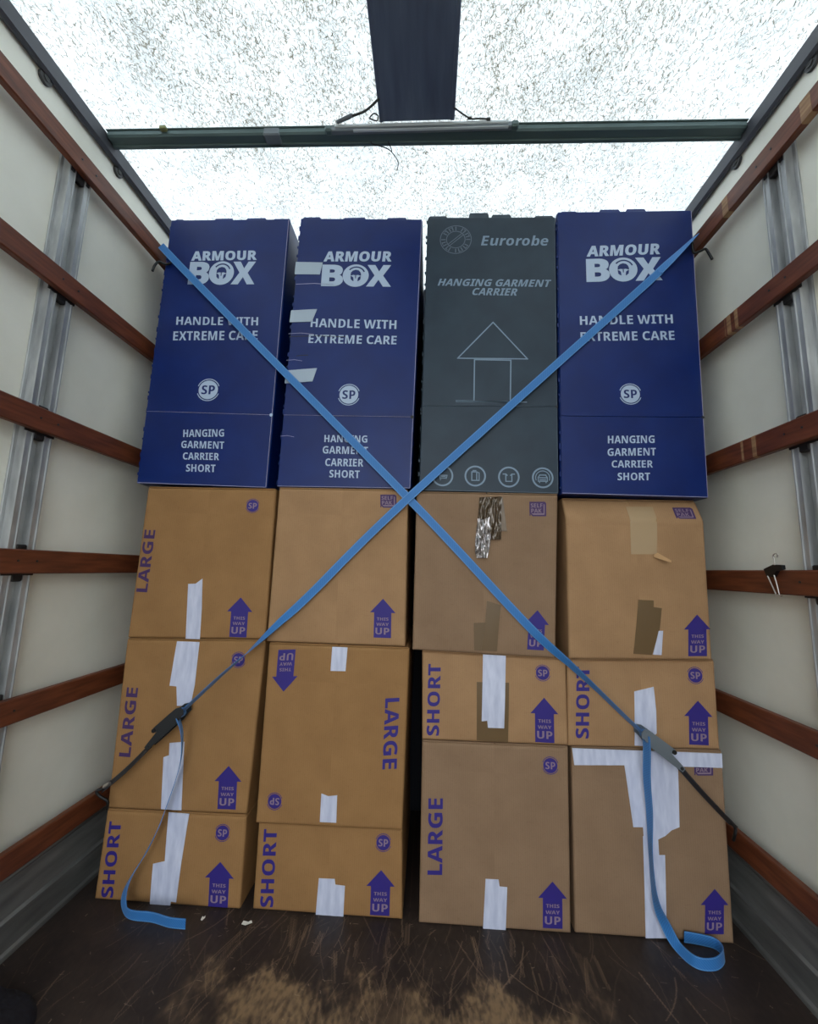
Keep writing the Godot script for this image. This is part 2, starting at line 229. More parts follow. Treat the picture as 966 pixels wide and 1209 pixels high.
# hollow-backed slab with rounded front edges over a quadrilateral (four corners tl, tr, br, bl in x, y), front at z = 0
func tray(q: Array, depth: float, r: float, bulge: Callable, nu := 8, nv := 8) -> ArrayMesh:
	var w := q[0].distance_to(q[1]) as float
	var h := q[0].distance_to(q[3]) as float
	var lists := []
	for l in [[w, nu], [h, nv]]:
		var e := [[0.0, depth], [0.0, minf(r * 2.0, depth)], [0.0, r], [0.29 * r, 0.29 * r], [r, 0.0], [2.0 * r, 0.0]]
		var row := []
		for x in e: row.append([x[0] / l[0], x[1]])
		for k in range(1, l[1]): row.append([float(k) / l[1], 0.0])
		e.reverse()
		for x in e: row.append([1.0 - x[0] / l[0], x[1]])
		lists.append(row)
	var g := []
	for v in lists[1]:
		var row := []
		for u in lists[0]:
			var top: Vector2 = q[0].lerp(q[1], u[0])
			var low: Vector2 = q[3].lerp(q[2], u[0])
			var p: Vector2 = low.lerp(top, v[0])
			var z := -maxf(u[1], v[1])
			row.append(Vector3(p.x, p.y, z + (bulge.call(p) if z > -depth * 0.5 else 0.0)))
		g.append(row)
	var st := begin()
	var c := Vector3((q[0].x + q[1].x + q[2].x + q[3].x) / 4, (q[0].y + q[2].y) / 2, -depth / 2)
	for j in g.size() - 1:
		for i in g[0].size() - 1:
			var m: Vector3 = (g[j][i] + g[j + 1][i + 1]) / 2
			var n := m - c
			if i > 0 and j > 0 and i < g[0].size() - 2 and j < g.size() - 2: n = Vector3(0, 0, 1) + Vector3(n.x, n.y, 0) * 0.01
			quad(st, g[j][i], g[j][i + 1], g[j + 1][i + 1], g[j + 1][i], n, 0)
	quad(st, g[0][0], g[0][-1], g[-1][-1], g[-1][0], Vector3(0, 0, -1))
	return done(st)

# ---------------------------------------------------------------- flat print
func font(kind: String) -> Font:
	if not fonts.has(kind):
		var sf := SystemFont.new()
		sf.font_names = PackedStringArray(["Droid Sans"])
		sf.font_weight = 700
		var fv := FontVariation.new()
		fv.base_font = sf
		fv.variation_embolden = {"plain": 0.0, "wide": 0.25, "heavy": 0.8}[kind]
		fonts[kind] = fv
	return fonts[kind]

# triangles of a word in the unit square
func word(text: String, kind := "plain") -> Array:
	var tm := TextMesh.new()
	tm.font = font(kind)
	tm.font_size = 48
	tm.depth = 0.0
	tm.curve_step = 2.0
	tm.text = text
	var a := tm.get_mesh_arrays()
	var v: PackedVector3Array = a[Mesh.ARRAY_VERTEX]
	var box := AABB(v[0], Vector3.ZERO)
	for p in v: box = box.expand(p)
	var o := []
	for i in a[Mesh.ARRAY_INDEX]:
		o.append(Vector2((v[i].x - box.position.x) / box.size.x, (v[i].y - box.position.y) / box.size.y))
	return o

func poly(pts: Array) -> Array:
	var pk := PackedVector2Array(pts)
	var o := []
	for i in Geometry2D.triangulate_polygon(pk): o.append(pk[i])
	return o

func ring(c: Vector2, r0: float, r1: float, a0 := 0.0, a1 := TAU, n := 40) -> Array:
	var o := []
	for i in n:
		var p := Vector2.from_angle(lerpf(a0, a1, float(i) / n))
		var q := Vector2.from_angle(lerpf(a0, a1, float(i + 1) / n))
		o += [c + p * r0, c + p * r1, c + q * r1]
		if r0 > 0: o += [c + p * r0, c + q * r1, c + q * r0]
	return o

func stroke(pts: Array, w: float, closed := false) -> Array:
	var o := []
	for i in pts.size() - (0 if closed else 1):
		var a: Vector2 = pts[i]
		var b: Vector2 = pts[(i + 1) % pts.size()]
		var d := (b - a).normalized() * w / 2
		var n := d.orthogonal()
		a -= d; b += d
		o += [a + n, a - n, b - n, a + n, b - n, b + n]
	return o

func place(tris: Array, f: Array) -> Array:
	var o := []
	for p in tris: o.append(Vector2(f[0] + f[2] * p.x + f[4] * p.y, f[1] + f[3] * p.x + f[5] * p.y))
	return o

func split(tris: Array, most: float) -> Array:
	var o := []
	for i in range(0, tris.size(), 3):
		var l := [[tris[i], tris[i + 1], tris[i + 2]]]
		while l.size():
			var t = l.pop_back()
			var e := 0
			for k in 3:
				if t[k].distance_to(t[(k + 1) % 3]) > t[e].distance_to(t[(e + 1) % 3]): e = k
			if t[e].distance_to(t[(e + 1) % 3]) <= most: o += t
			else:
				var m: Vector2 = (t[e] + t[(e + 1) % 3]) / 2
				l.append([t[e], m, t[(e + 2) % 3]])
				l.append([m, t[(e + 1) % 3], t[(e + 2) % 3]])
	return o

# ink laid on a face: «lift» metres above the surface that «bulge» describes
func ink(called: String, tris: Array, mat: Material, parent: Node3D, bulge: Callable, lift := 0.0004) -> MeshInstance3D:
	var st := begin()
	for i in range(0, tris.size(), 3):
		var p := []
		for k in 3:
			var q: Vector2 = tris[i + k]
			p.append(Vector3(q.x, q.y, lift + bulge.call(q)))
		tri(st, p[0], p[1], p[2], Vector3(0, 0, 1))
	return part(called, done(st), mat, parent)

# strip of adhesive tape with its own thickness, wrinkled by «rough»
func tape(called: String, pts: Array, mat: Material, parent: Node3D, bulge: Callable, lift: float, rough: float, seed_at: int) -> MeshInstance3D:
	var pk := PackedVector2Array(pts)
	var st := begin()
	var noise := FastNoiseLite.new()
	noise.seed = seed_at
	noise.frequency = 26.0 if rough > 0.001 else 16.0
	noise.fractal_octaves = 2
	var high := func(q: Vector2) -> Vector3:
		return Vector3(q.x, q.y, lift + bulge.call(q) + rough * (noise.get_noise_2d(q.x * 1.6, q.y * 0.5) + 0.6))
	var t := split(poly(pts), 0.0035 if rough > 0.001 else 0.02)
	for i in range(0, t.size(), 3): tri(st, high.call(t[i]), high.call(t[i + 1]), high.call(t[i + 2]), Vector3(0, 0, 1), 0)
	var ccw := not Geometry2D.is_polygon_clockwise(pk)
	for i in pts.size():
		var a: Vector2 = pts[i]
		var b: Vector2 = pts[(i + 1) % pts.size()]
		var n := maxi(1, ceili(a.distance_to(b) / 0.015))
		var out := Vector3(b.y - a.y, a.x - b.x, 0) * (1.0 if ccw else -1.0)
		for k in n:
			var p := a.lerp(b, float(k) / n)
			var q := a.lerp(b, float(k + 1) / n)
			quad(st, high.call(p), high.call(q), Vector3(q.x, q.y, bulge.call(q)), Vector3(p.x, p.y, bulge.call(p)), out)
	return part(called, done(st), mat, parent)

# ---------------------------------------------------------------- materials
func plain(called: String, color: Color, rough := 0.7, metal := 0.0, spec := 0.5) -> StandardMaterial3D:
	var m := StandardMaterial3D.new()
	m.resource_name = called
	m.albedo_color = color
	m.roughness = rough
	m.metallic = metal
	m.metallic_specular = spec
	mats[called] = m
	return m

func noise_tex(seed_at: int, freq: float, low: Color, high: Color, size := 256, octaves := 4, kind := FastNoiseLite.TYPE_SIMPLEX_SMOOTH) -> NoiseTexture2D:
	var n := FastNoiseLite.new()
	n.seed = seed_at
	n.frequency = freq
	n.fractal_octaves = octaves
	n.noise_type = kind
	var t := NoiseTexture2D.new()
	t.width = size
	t.height = size
	t.seamless = true
	t.noise = n
	var g := Gradient.new()
	g.set_color(0, low)
	g.set_color(1, high)
	t.color_ramp = g
	return t

func triplanar(m: StandardMaterial3D, tex: Texture2D, scale: Vector3) -> StandardMaterial3D:
	m.albedo_texture = tex
	m.uv1_triplanar = true
	m.uv1_scale = scale
	m.uv1_triplanar_sharpness = 8.0
	return m

func add_relief(m: StandardMaterial3D, tex: Texture2D, cm: float) -> void:
	m.heightmap_enabled = true
	m.heightmap_texture = tex
	m.heightmap_scale = cm

func streak(im: Image, p: Vector2, d: Vector2, n: int, c: Color, share: float, bend := 0.0) -> void:
	var w := im.get_width()
	var h := im.get_height()
	for i in n:
		var x := posmod(int(p.x), w)
		var y := posmod(int(p.y), h)
		im.set_pixel(x, y, im.get_pixel(x, y).lerp(c, share))
		p += d
		d = d.rotated(bend)

# translucent glass-fibre sheet: chopped strands and patches of moss and dirt on pale resin
func roof_texture() -> ImageTexture:
	var size := 1536
	var base := FastNoiseLite.new()
	base.seed = 4
	base.frequency = 0.006
	base.fractal_octaves = 4
	var im := Image.create(size, size, false, Image.FORMAT_RGB8)
	for y in size:
		for x in size:
			var f := 0.715 + 0.09 * base.get_noise_2d(x * 0.8, y * 0.8)
			im.set_pixel(x, y, Color(f, f + 0.022, f + 0.03))
	for i in 90000:
		var p := Vector2(rng.randf() * size, rng.randf() * size)
		var c := Color(0.98, 1.0, 1.0) if rng.randf() < 0.45 else Color(0.58, 0.61, 0.62)
		streak(im, p, Vector2.from_angle(rng.randf() * TAU), rng.randi_range(4, 13), c, 0.5, rng.randf_range(-0.12, 0.12))
	# dirt lies thicker in the middle of each bay and towards the tail
	var dirt := [[0.30, 0.455, 0.15], [0.62, 0.445, 0.16], [0.46, 0.52, 0.12], [0.16, 0.42, 0.16], [0.78, 0.42, 0.16], [0.38, 0.27, 0.20], [0.66, 0.25, 0.20], [0.5, 0.75, 0.4], [0.2, 0.6, 0.2], [0.8, 0.6, 0.2]]
	for i in 230000:
		var p := Vector2(rng.randf(), rng.randf())
		var f := 0.17
		for d in dirt: f += 0.52 * exp(-((p.x - d[0]) ** 2 + (p.y - d[1]) ** 2) / (d[2] * d[2]) * 2.0)
		f *= 0.66 + 0.8 * base.get_noise_2d(p.x * size, p.y * size)
		if rng.randf() > f: continue
		var c := Color(0.16, 0.14, 0.09).lerp(Color(0.50, 0.49, 0.45), rng.randf())
		var d := Vector2.from_angle(PI * 0.5 + rng.randfn(0.0, 0.7))
		var n := rng.randi_range(3, 10)
		var share := rng.randf_range(0.25, 0.8)
		var bend := rng.randf_range(-0.12, 0.12)
		streak(im, p * size, d, n, c, share, bend)
		if rng.randf() < 0.3: streak(im, p * size + Vector2(1, 0), d, n - 2, c, share * 0.8, bend)
	return ImageTexture.create_from_image(im)

# brown film-faced plywood, rubbed pale and scored lengthwise by years of loading
func floor_texture() -> ImageTexture:
	var w := 1024
	var im := Image.create(w, w, false, Image.FORMAT_RGB8)
	var a := FastNoiseLite.new()
	a.seed = 11
	a.frequency = 0.01
	a.fractal_octaves = 5
	var b := FastNoiseLite.new()
	b.seed = 12
	b.frequency = 0.09
	b.fractal_octaves = 3
	# u runs across 2.1 m from the left wall, v over 1.05 m from z = -1.40 towards the tail
	for y in w:
		for x in w:
			var n := a.get_noise_2d(x * 1.4, y * 0.6)
			var f := b.get_noise_2d(x * 1.5, y * 0.35)
			var c := Color(0.15, 0.118, 0.108).lerp(Color(0.215, 0.172, 0.15), clampf(0.5 + n * 0.9 + f * 0.5, 0, 1))
			var u := float(x) / w
			var v := float(y) / w
			var worn := smoothstep(0.205, 0.265, v + n * 0.07 + f * 0.012) * smoothstep(0.24, 0.33, u + n * 0.06) * smoothstep(0.78, 0.66, u - n * 0.06)
			var gap := 1.0 - 0.7 * exp(-((u - 0.50) ** 2) / 0.0006)
			c = c.lerp(Color(0.60, 0.49, 0.36), clampf(worn * gap * (0.62 + f * 0.45 + n * 0.5), 0, 0.85))
			im.set_pixel(x, y, c)
	for i in 520:
		var u := clampf(rng.randfn(0.48, 0.2), 0.05, 0.97)
		var p := Vector2(u * w, rng.randf() * w * 0.5)
		var d := Vector2.from_angle(PI / 2 + rng.randfn(0.0, 0.22))
		var c := Color(0.58, 0.48, 0.38)
		var share := rng.randf_range(0.12, 0.55)
		var n := rng.randi_range(10, 130)
		var bend := rng.randf_range(-0.004, 0.004)
		streak(im, p, d, n, c, share, bend)
		if rng.randf() < 0.25: streak(im, p + Vector2(1, 0), d, n, c, share, bend)
	# rubbed bands where boxes were dragged
	for i in 34:
		var u := [0.30, 0.36, 0.43, 0.47, 0.62, 0.655, 0.70, 0.73][i % 8] + rng.randfn(0.0, 0.022) as float
		var p := Vector2(u * w, (0.055 + rng.randf() * 0.1) * w)
		var d := Vector2.from_angle(PI / 2 + rng.randfn(0.0, 0.10))
		var n := rng.randi_range(25, 110)
		var wide := rng.randi_range(2, 7)
		for k in wide: streak(im, p + Vector2(k, rng.randi_range(-6, 6)), d, n, Color(0.50, 0.41, 0.32), rng.randf_range(0.2, 0.6), 0.0)
	for i in 260:
		var p := Vector2(rng.randf() * w, rng.randf() * w * 0.5)
		streak(im, p, Vector2.from_angle(rng.randf() * TAU), rng.randi_range(2, 9), Color(0.7, 0.62, 0.52), rng.randf_range(0.3, 0.8))
	return ImageTexture.create_from_image(im)

func webbing_texture(color: Color) -> ImageTexture:
	var im := Image.create(32, 64, false, Image.FORMAT_RGB8)
	for y in 64:
		for x in 32:
			var edge := absf(y / 63.0 - 0.5) * 2.0
			var k := 0.93 + 0.06 * sin(x * TAU / 8.0 + (y / 4) * PI * 0.5) * (1.0 if y % 4 else 0.3)
			var c := color * k
			if edge > 0.82 and edge < 0.93: c = c.lightened(0.3)
			im.set_pixel(x, y, Color(c.r, c.g, c.b))
	return ImageTexture.create_from_image(im)

# kraft board: faint upright flutes, cloudy tone, odd fibres
func kraft_texture() -> ImageTexture:
	var w := 512
	var n := FastNoiseLite.new()
	n.seed = 7
	n.frequency = 0.006
	n.fractal_octaves = 4
	var im := Image.create(w, w, false, Image.FORMAT_RGB8)
	for y in w:
		for x in w:
			var f := n.get_noise_2d(x, y) * 0.05 + 0.012 * sin(x * TAU / 512.0 * 64.0) + rng.randf_range(-0.012, 0.012)
			var v := 0.955 + f
			im.set_pixel(x, y, Color(v, v * (0.995 + f * 0.1), v * (0.99 + f * 0.2)))
	for i in 900:
		streak(im, Vector2(rng.randf() * w, rng.randf() * w), Vector2.from_angle(rng.randf() * TAU), rng.randi_range(3, 14), Color(0.82, 0.8, 0.77), 0.35)
	return ImageTexture.create_from_image(im)

func make_materials() -> void:
	var m: StandardMaterial3D
	# roof sheet
	m = plain("roof_sheet", Color.WHITE, 0.6)
	m.albedo_texture = roof_texture()
	m.backlight_enabled = true
	m.backlight = Color(1.25, 1.25, 1.25)
	m = plain("roof_outside", Color(0.93, 0.95, 0.95), 0.6)
	m.backlight_enabled = true
	m.backlight = Color(1.25, 1.25, 1.25)
	# floor
	m = plain("floor_film", Color.WHITE, 0.55)
	m.albedo_texture = floor_texture()
	# wall lining
	m = plain("wall_lining", Color(0.965, 0.96, 0.915), 0.5)
	triplanar(m, noise_tex(21, 0.012, Color(0.93, 0.93, 0.92), Color.WHITE, 256, 5), Vector3(0.8, 0.8, 0.8))
	plain("bulkhead", Color(0.12, 0.13, 0.17), 0.8)
	plain("cornice", Color(0.30, 0.305, 0.33), 0.55, 0.2)
	plain("cap", Color(0.25, 0.25, 0.26), 0.6)
	m = plain("kick_plate", Color(0.52, 0.52, 0.51), 0.5, 0.25)
	triplanar(m, noise_tex(31, 0.02, Color(0.6, 0.6, 0.6), Color.WHITE, 256, 5), Vector3(3, 3, 0.5))
	m = plain("mill_aluminium", Color(0.80, 0.81, 0.81), 0.42, 0.4)
	triplanar(m, noise_tex(32, 0.025, Color(0.74, 0.74, 0.75), Color.WHITE, 256, 5), Vector3(3.0, 0.8, 3.0))
	# timber
	var grain := noise_tex(41, 0.02, Color(0.66, 0.60, 0.56), Color(1.0, 0.99, 0.97), 512, 5)
	m = plain("timber", Color(0.50, 0.275, 0.17), 0.5)
	triplanar(m, grain, Vector3(5, 5, 0.55))
	m = plain("timber_worn", Color(0.72, 0.57, 0.42), 0.65)
	triplanar(m, grain, Vector3(5, 5, 0.55))
	plain("dark_bracket", Color(0.16, 0.15, 0.15), 0.6, 0.3)
	# board
	var kraft := kraft_texture()
	for k in [["kraft_a", Color(0.63, 0.475, 0.305)], ["kraft_b", Color(0.68, 0.535, 0.39)], ["kraft_c", Color(0.585, 0.475, 0.375)]]:
		m = plain(k[0], k[1], 0.75, 0.0, 0.35)
		triplanar(m, kraft, Vector3(2.4, 2.4, 2.4))
	plain("kraft_inside", Color(0.76, 0.60, 0.42), 0.8)
	plain("kraft_edge", Color(0.50, 0.37, 0.24), 0.85)
	m = plain("navy_board", Color(0.0, 0.145, 0.42), 0.42, 0.0, 0.42)
	triplanar(m, noise_tex(51, 0.015, Color(0.84, 0.84, 0.88), Color.WHITE, 256, 5), Vector3(1.6, 1.6, 1.6))
	m = plain("grey_board", Color(0.185, 0.245, 0.295), 0.45, 0.0, 0.4)
	triplanar(m, noise_tex(52, 0.015, Color(0.86, 0.86, 0.88), Color.WHITE, 256, 5), Vector3(1.6, 1.6, 1.6))
	plain("navy_edge", Color(0.66, 0.64, 0.76), 0.7)
	plain("purple_ink", Color(0.175, 0.12, 0.48), 0.6)
	plain("dark_ink", Color(0.26, 0.16, 0.36), 0.65)
	plain("bare_board", Color(0.55, 0.47, 0.54), 0.7)
	plain("pale_ink", Color(0.70, 0.77, 0.86), 0.55)
	plain("grey_ink", Color(0.50, 0.585, 0.665), 0.55)
	plain("faint_ink", Color(0.37, 0.42, 0.475), 0.55)
	# tapes
	m = plain("white_tape", Color(0.86, 0.875, 0.95), 0.4)
	triplanar(m, noise_tex(61, 0.03, Color(0.86, 0.87, 0.90), Color.WHITE, 256, 4), Vector3(6, 1.2, 6))
	plain("pale_tape", Color(0.66, 0.72, 0.78), 0.4)
	plain("brown_tape", Color(0.42, 0.33, 0.215), 0.3)
	plain("clear_tape", Color(0.69, 0.585, 0.45), 0.25)
	plain("crinkled_tape", Color(0.60, 0.58, 0.58), 0.10, 0.8, 0.7)
	plain("glossy_brown_tape", Color(0.30, 0.235, 0.16), 0.10, 0.3, 1.0)
	# straps and steel
	m = plain("blue_webbing", Color.WHITE, 0.55)
	m.albedo_texture = webbing_texture(Color(0.20, 0.50, 0.79))
	m.rim_enabled = true
	m.rim = 0.3
	m = plain("dark_webbing", Color.WHITE, 0.7)
	m.albedo_texture = webbing_texture(Color(0.13, 0.13, 0.15))
	plain("zinc_steel", Color(0.52, 0.56, 0.60), 0.38, 0.8)
	plain("dark_steel", Color(0.24, 0.25, 0.26), 0.45, 0.7)
	plain("black_coat", Color(0.04, 0.042, 0.05), 0.5)
	plain("bright_wire", Color(0.80, 0.78, 0.76), 0.3, 0.9)
	# roof fittings
	plain("beam_paint", Color(0.34, 0.42, 0.42), 0.5, 0.1)
	m = plain("plank_paint", Color(0.42, 0.48, 0.58), 0.6)
	triplanar(m, noise_tex(71, 0.02, Color(0.78, 0.78, 0.82), Color.WHITE, 256, 4), Vector3(4, 4, 0.5))
	plain("lamp_housing", Color(0.45, 0.49, 0.52), 0.5)
	plain("lamp_cover", Color(0.80, 0.84, 0.86), 0.3)
	plain("wire_sheath", Color(0.22, 0.23, 0.22), 0.6)
	plain("yellow_tag", Color(0.52, 0.54, 0.36), 0.6)
	plain("paper", Color(0.80, 0.78, 0.74), 0.8)
	m = plain("quilted_cloth", Color(0.13, 0.14, 0.19), 0.8)
	triplanar(m, noise_tex(81, 0.05, Color(0.4, 0.4, 0.45), Color.WHITE, 256, 4), Vector3(5, 5, 5))

# ---------------------------------------------------------------- the van body
func build_shell() -> void:
	# floor: scored area in front of the load is mapped once, then repeats towards the tail
	var st := begin()
	var z0 := -1.40
	for k in 3:
		var za := z0 + 1.05 * k
		var zb := minf(za + 1.05, 1.6)
		var c := [Vector3(-1.05, 0, za), Vector3(1.05, 0, za), Vector3(1.05, 0, zb), Vector3(-1.05, 0, zb)]
		for i in [0, 1, 2, 0, 2, 3]:
			st.set_normal(Vector3.UP)
			st.set_uv(Vector2((c[i].x + 1.05) / 2.1, (c[i].z - z0) / 1.05))
			st.add_vertex(c[i])
	var back := [Vector3(-1.05, 0, -1.95), Vector3(1.05, 0, -1.95), Vector3(1.05, 0, z0), Vector3(-1.05, 0, z0)]
	for i in [0, 1, 2, 0, 2, 3]:
		st.set_normal(Vector3.UP)
		st.set_uv(Vector2((back[i].x + 1.05) / 2.1, 0.02))
		st.add_vertex(back[i])
	var low := [Vector3(-1.05, -0.05, -1.95), Vector3(-1.05, -0.05, 1.6), Vector3(1.05, -0.05, 1.6), Vector3(1.05, -0.05, -1.95)]
	for i in [0, 1, 2, 0, 2, 3]:
		st.set_normal(Vector3.DOWN)
		st.set_uv(Vector2(0.1, 0.02))
		st.add_vertex(low[i])
	for e in [[Vector3(-1.05, 0, 1.6), Vector3(1.05, 0, 1.6), Vector3(0, 0, 1)]]:
		var q := [e[0], e[1], e[1] - Vector3(0, 0.05, 0), e[0] - Vector3(0, 0.05, 0)]
		for i in [0, 1, 2, 0, 2, 3]:
			st.set_normal(e[2])
			st.set_uv(Vector2(0.1, 0.02))
			st.add_vertex(q[i])
	structure("floor", st.commit(), mats.floor_film, "dark brown film-faced plywood load floor, scratched and rubbed pale in the middle", "floor")
	for s in [-1, 1]:
		var side := "left" if s < 0 else "right"
		structure("wall_" + side, box_mesh(Vector3(s * 1.08, 1.2, -0.175), Vector3(0.06, 2.5, 3.55), 0.001), mats.wall_lining, "smooth cream wall lining of the van body on the %s side" % side, "wall")
		# dark cornice angle under the roof edge
		var c := begin()
		rbox(c, Vector3(s * 1.04, 2.402, -0.175), Vector3(0.022, 0.062, 3.55), 0.008)
		structure("trim_%d" % (1 if s < 0 else 2), done(c), mats.cornice, "dark grey cornice angle where the roof meets the %s wall" % side, "trim")
		# kick plate: upright aluminium section with two rolled ridges
		var prof := PackedVector2Array([Vector2(1.05, 0), Vector2(0.998, 0), Vector2(0.998, 0.012), Vector2(1.004, 0.018), Vector2(1.004, 0.084), Vector2(0.997, 0.089), Vector2(0.997, 0.097), Vector2(1.006, 0.102), Vector2(1.010, 0.190), Vector2(1.004, 0.198), Vector2(1.004, 0.204), Vector2(1.05, 0.204)])
		for i in prof.size(): prof[i].x *= s
		var b := begin()
		prism(b, prof, 3.55, Vector3(0, 0.0, -0.175))
		structure("baseboard_" + side, done(b), mats.kick_plate, "scuffed grey metal kick plate with ridges along the foot of the %s wall" % side, "baseboard")
	structure("wall_front", box_mesh(Vector3(0, 1.2, -1.935), Vector3(2.1, 2.5, 0.05), 0.001), mats.bulkhead, "dark bulkhead of the van behind the stacked boxes", "wall")
	# roof sheet of translucent glass fibre
	var r := begin()
	for y in [2.433, 2.439]:
		if y > 2.434: continue
		var c := [Vector3(-1.05, y, -1.95), Vector3(1.05, y, -1.95), Vector3(1.05, y, 1.6), Vector3(-1.05, y, 1.6)]
		for i in [0, 2, 1, 0, 3, 2]:
			r.set_normal(Vector3.DOWN)
			r.set_uv(Vector2((c[i].x + 1.05) / 2.1, (c[i].z + 1.95) / 2.1))
			r.add_vertex(c[i])
	var sheet := r.commit()
	var o := begin()
	quad(o, Vector3(-1.05, 2.439, -1.95), Vector3(1.05, 2.439, -1.95), Vector3(1.05, 2.439, 1.6), Vector3(-1.05, 2.439, 1.6), Vector3.UP)
	quad(o, Vector3(-1.05, 2.433, 1.6), Vector3(1.05, 2.433, 1.6), Vector3(1.05, 2.439, 1.6), Vector3(-1.05, 2.439, 1.6), Vector3.BACK)
	quad(o, Vector3(-1.05, 2.433, -1.95), Vector3(1.05, 2.433, -1.95), Vector3(1.05, 2.439, -1.95), Vector3(-1.05, 2.439, -1.95), Vector3.FORWARD)
	o.generate_normals()
	o.commit(sheet)
	var roof := structure("ceiling", sheet, null, "bright translucent glass-fibre van roof speckled with dark strands and dirt", "roof")
	roof.set_surface_override_material(0, mats.roof_sheet)
	roof.set_surface_override_material(1, mats.roof_outside)

func build_posts() -> void:
	for s in [-1, 1]:
		var zc := -1.045 if s < 0 else -1.062
		var t := thing("wall_post", "upright aluminium channel post behind the timber rails on the %s wall" % ("left" if s < 0 else "right"), "post", Vector3(s * 1.05, 0.204, zc), "aluminium wall posts")
		var h := 2.06
		var cy := h / 2
		for d in [-1, 1]:
			part("flange", box_mesh(Vector3(-s * 0.003, cy, d * 0.0425), Vector3(0.006, h, 0.012), 0.001), mats.mill_aluminium, t)
			var rib := PackedVector2Array([Vector2(0, -0.0125), Vector2(0.0225, -0.0115), Vector2(0.0275, -0.0105), Vector2(0.0275, -0.0075), Vector2(0.0245, -0.0065), Vector2(0.0245, 0.0065), Vector2(0.0275, 0.0075), Vector2(0.0275, 0.0105), Vector2(0.0225, 0.0115), Vector2(0, 0.0125)])
			var st := begin()
			prism(st, rib, h, Vector3(0, cy, d * 0.0265), Basis(Vector3(-s, 0, 0), Vector3(0, 0, 1), Vector3(0, 1, 0)))
			part("rib", done(st), mats.mill_aluminium, t)
		part("channel", box_mesh(Vector3(-s * 0.004, cy, 0), Vector3(0.008, h, 0.030), 0.001), mats.mill_aluminium, t)

func build_rails() -> void:
	var tops := [2.244, 1.848, 1.431, 1.044, 0.659, 0.270]
	var place_words := ["topmost", "second from top", "third from top", "fourth from top", "fifth from top", "lowest"]
	for s in [-1, 1]:
		var zc := -1.045 if s < 0 else -1.062
		for i in 6:
			var side := "left" if s < 0 else "right"
			var extra: String = ["", "", "", "", "", ", resting on the kick plate"][i]
			if s > 0 and i == 3: extra = ", carrying the black clip"
			if s > 0 and i < 2: extra = ", with pale rubbed patches"
			var t := thing("timber_rail", "%s red-brown timber tie rail on the %s wall%s" % [place_words[i], side, extra], "rail", Vector3(s * 1.0, tops[i] - 0.064, 0), "timber tie rails")
			part("board", box_mesh(Vector3(s * 0.0105, 0.032, -0.175), Vector3(0.021, 0.064, 3.45), 0.003), mats.timber, t)
			if i < 5:
				part("bracket", box_mesh(Vector3(s * 0.030, 0.028, zc), Vector3(0.017, 0.098, 0.030), 0.003), mats.dark_bracket, t)
				if i == 0:
					for d in [-1, 1]: part("clamp_tab", box_mesh(Vector3(s * 0.0255, 0.036, zc + d * 0.026), Vector3(0.008, 0.084, 0.016), 0.003), mats.dark_bracket, t)
				else:
					part("clamp_plate", box_mesh(Vector3(s * 0.0235, 0.026, zc), Vector3(0.005, 0.062, 0.085), 0.001), mats.dark_bracket, t)
			for d in [-0.026, 0.026]:
				var st := begin()
				var c := PackedVector2Array()
				for k in 10: c.append(Vector2.from_angle(TAU * k / 10) * 0.0028)
				prism(st, c, 0.002, Vector3(-s * 0.0006, 0.034, zc + d), Basis(Vector3(0, 0, 1), Vector3(0, 1, 0), Vector3(-1, 0, 0)))
				part("screw_head", done(st), mats.dark_steel, t)
			if s > 0 and i < 3:
				# places where straps have rubbed the stain away
				var rub: Array = [[-1.215, 0.030], [-0.93, 0.035]] if i == 0 else [[-1.243, 0.022], [-1.212, 0.018], [-1.26, 0.006]] if i == 1 else [[-1.235, 0.014], [-1.19, 0.020]]
				for r in rub: part("rubbed_patch", box_mesh(Vector3(0.0102, 0.032, r[0]), Vector3(0.0212, 0.0646, r[1]), 0.003), mats.timber_worn, t, "pale rubbed band across the board")
	# plastic caps of the cornice screws
	for c in [[-1, -0.92, "left", "nearer the tail"], [-1, -1.195, "left", "beyond the roof beam"], [1, -0.945, "right", "nearer the tail"], [1, -1.21, "right", "beyond the roof beam"]]:
		var st := begin()
		var o := PackedVector2Array()
		for k in 20: o.append(Vector2.from_angle(TAU * k / 20) * 0.018)
		var q := Basis(Vector3(0, 0, 1), Vector3(0, 1, 0), Vector3(-1, 0, 0))
		prism(st, o, 0.010, Vector3.ZERO, q)
		for k in o.size(): o[k] *= 0.5
		prism(st, o, 0.016, Vector3.ZERO, q)
		var t := thing("screw_cap", "dark round screw cap below the cornice on the %s wall, %s" % [c[2], c[3]], "cap", Vector3(c[0] * 1.046, 2.366, c[1]), "screw caps below the cornice")
		part("cap", done(st), mats.cap, t)

func v3s(flat: Array) -> Array:
	var o := []
	for i in range(0, flat.size(), 3): o.append(Vector3(flat[i], flat[i + 1], flat[i + 2]))
	return o

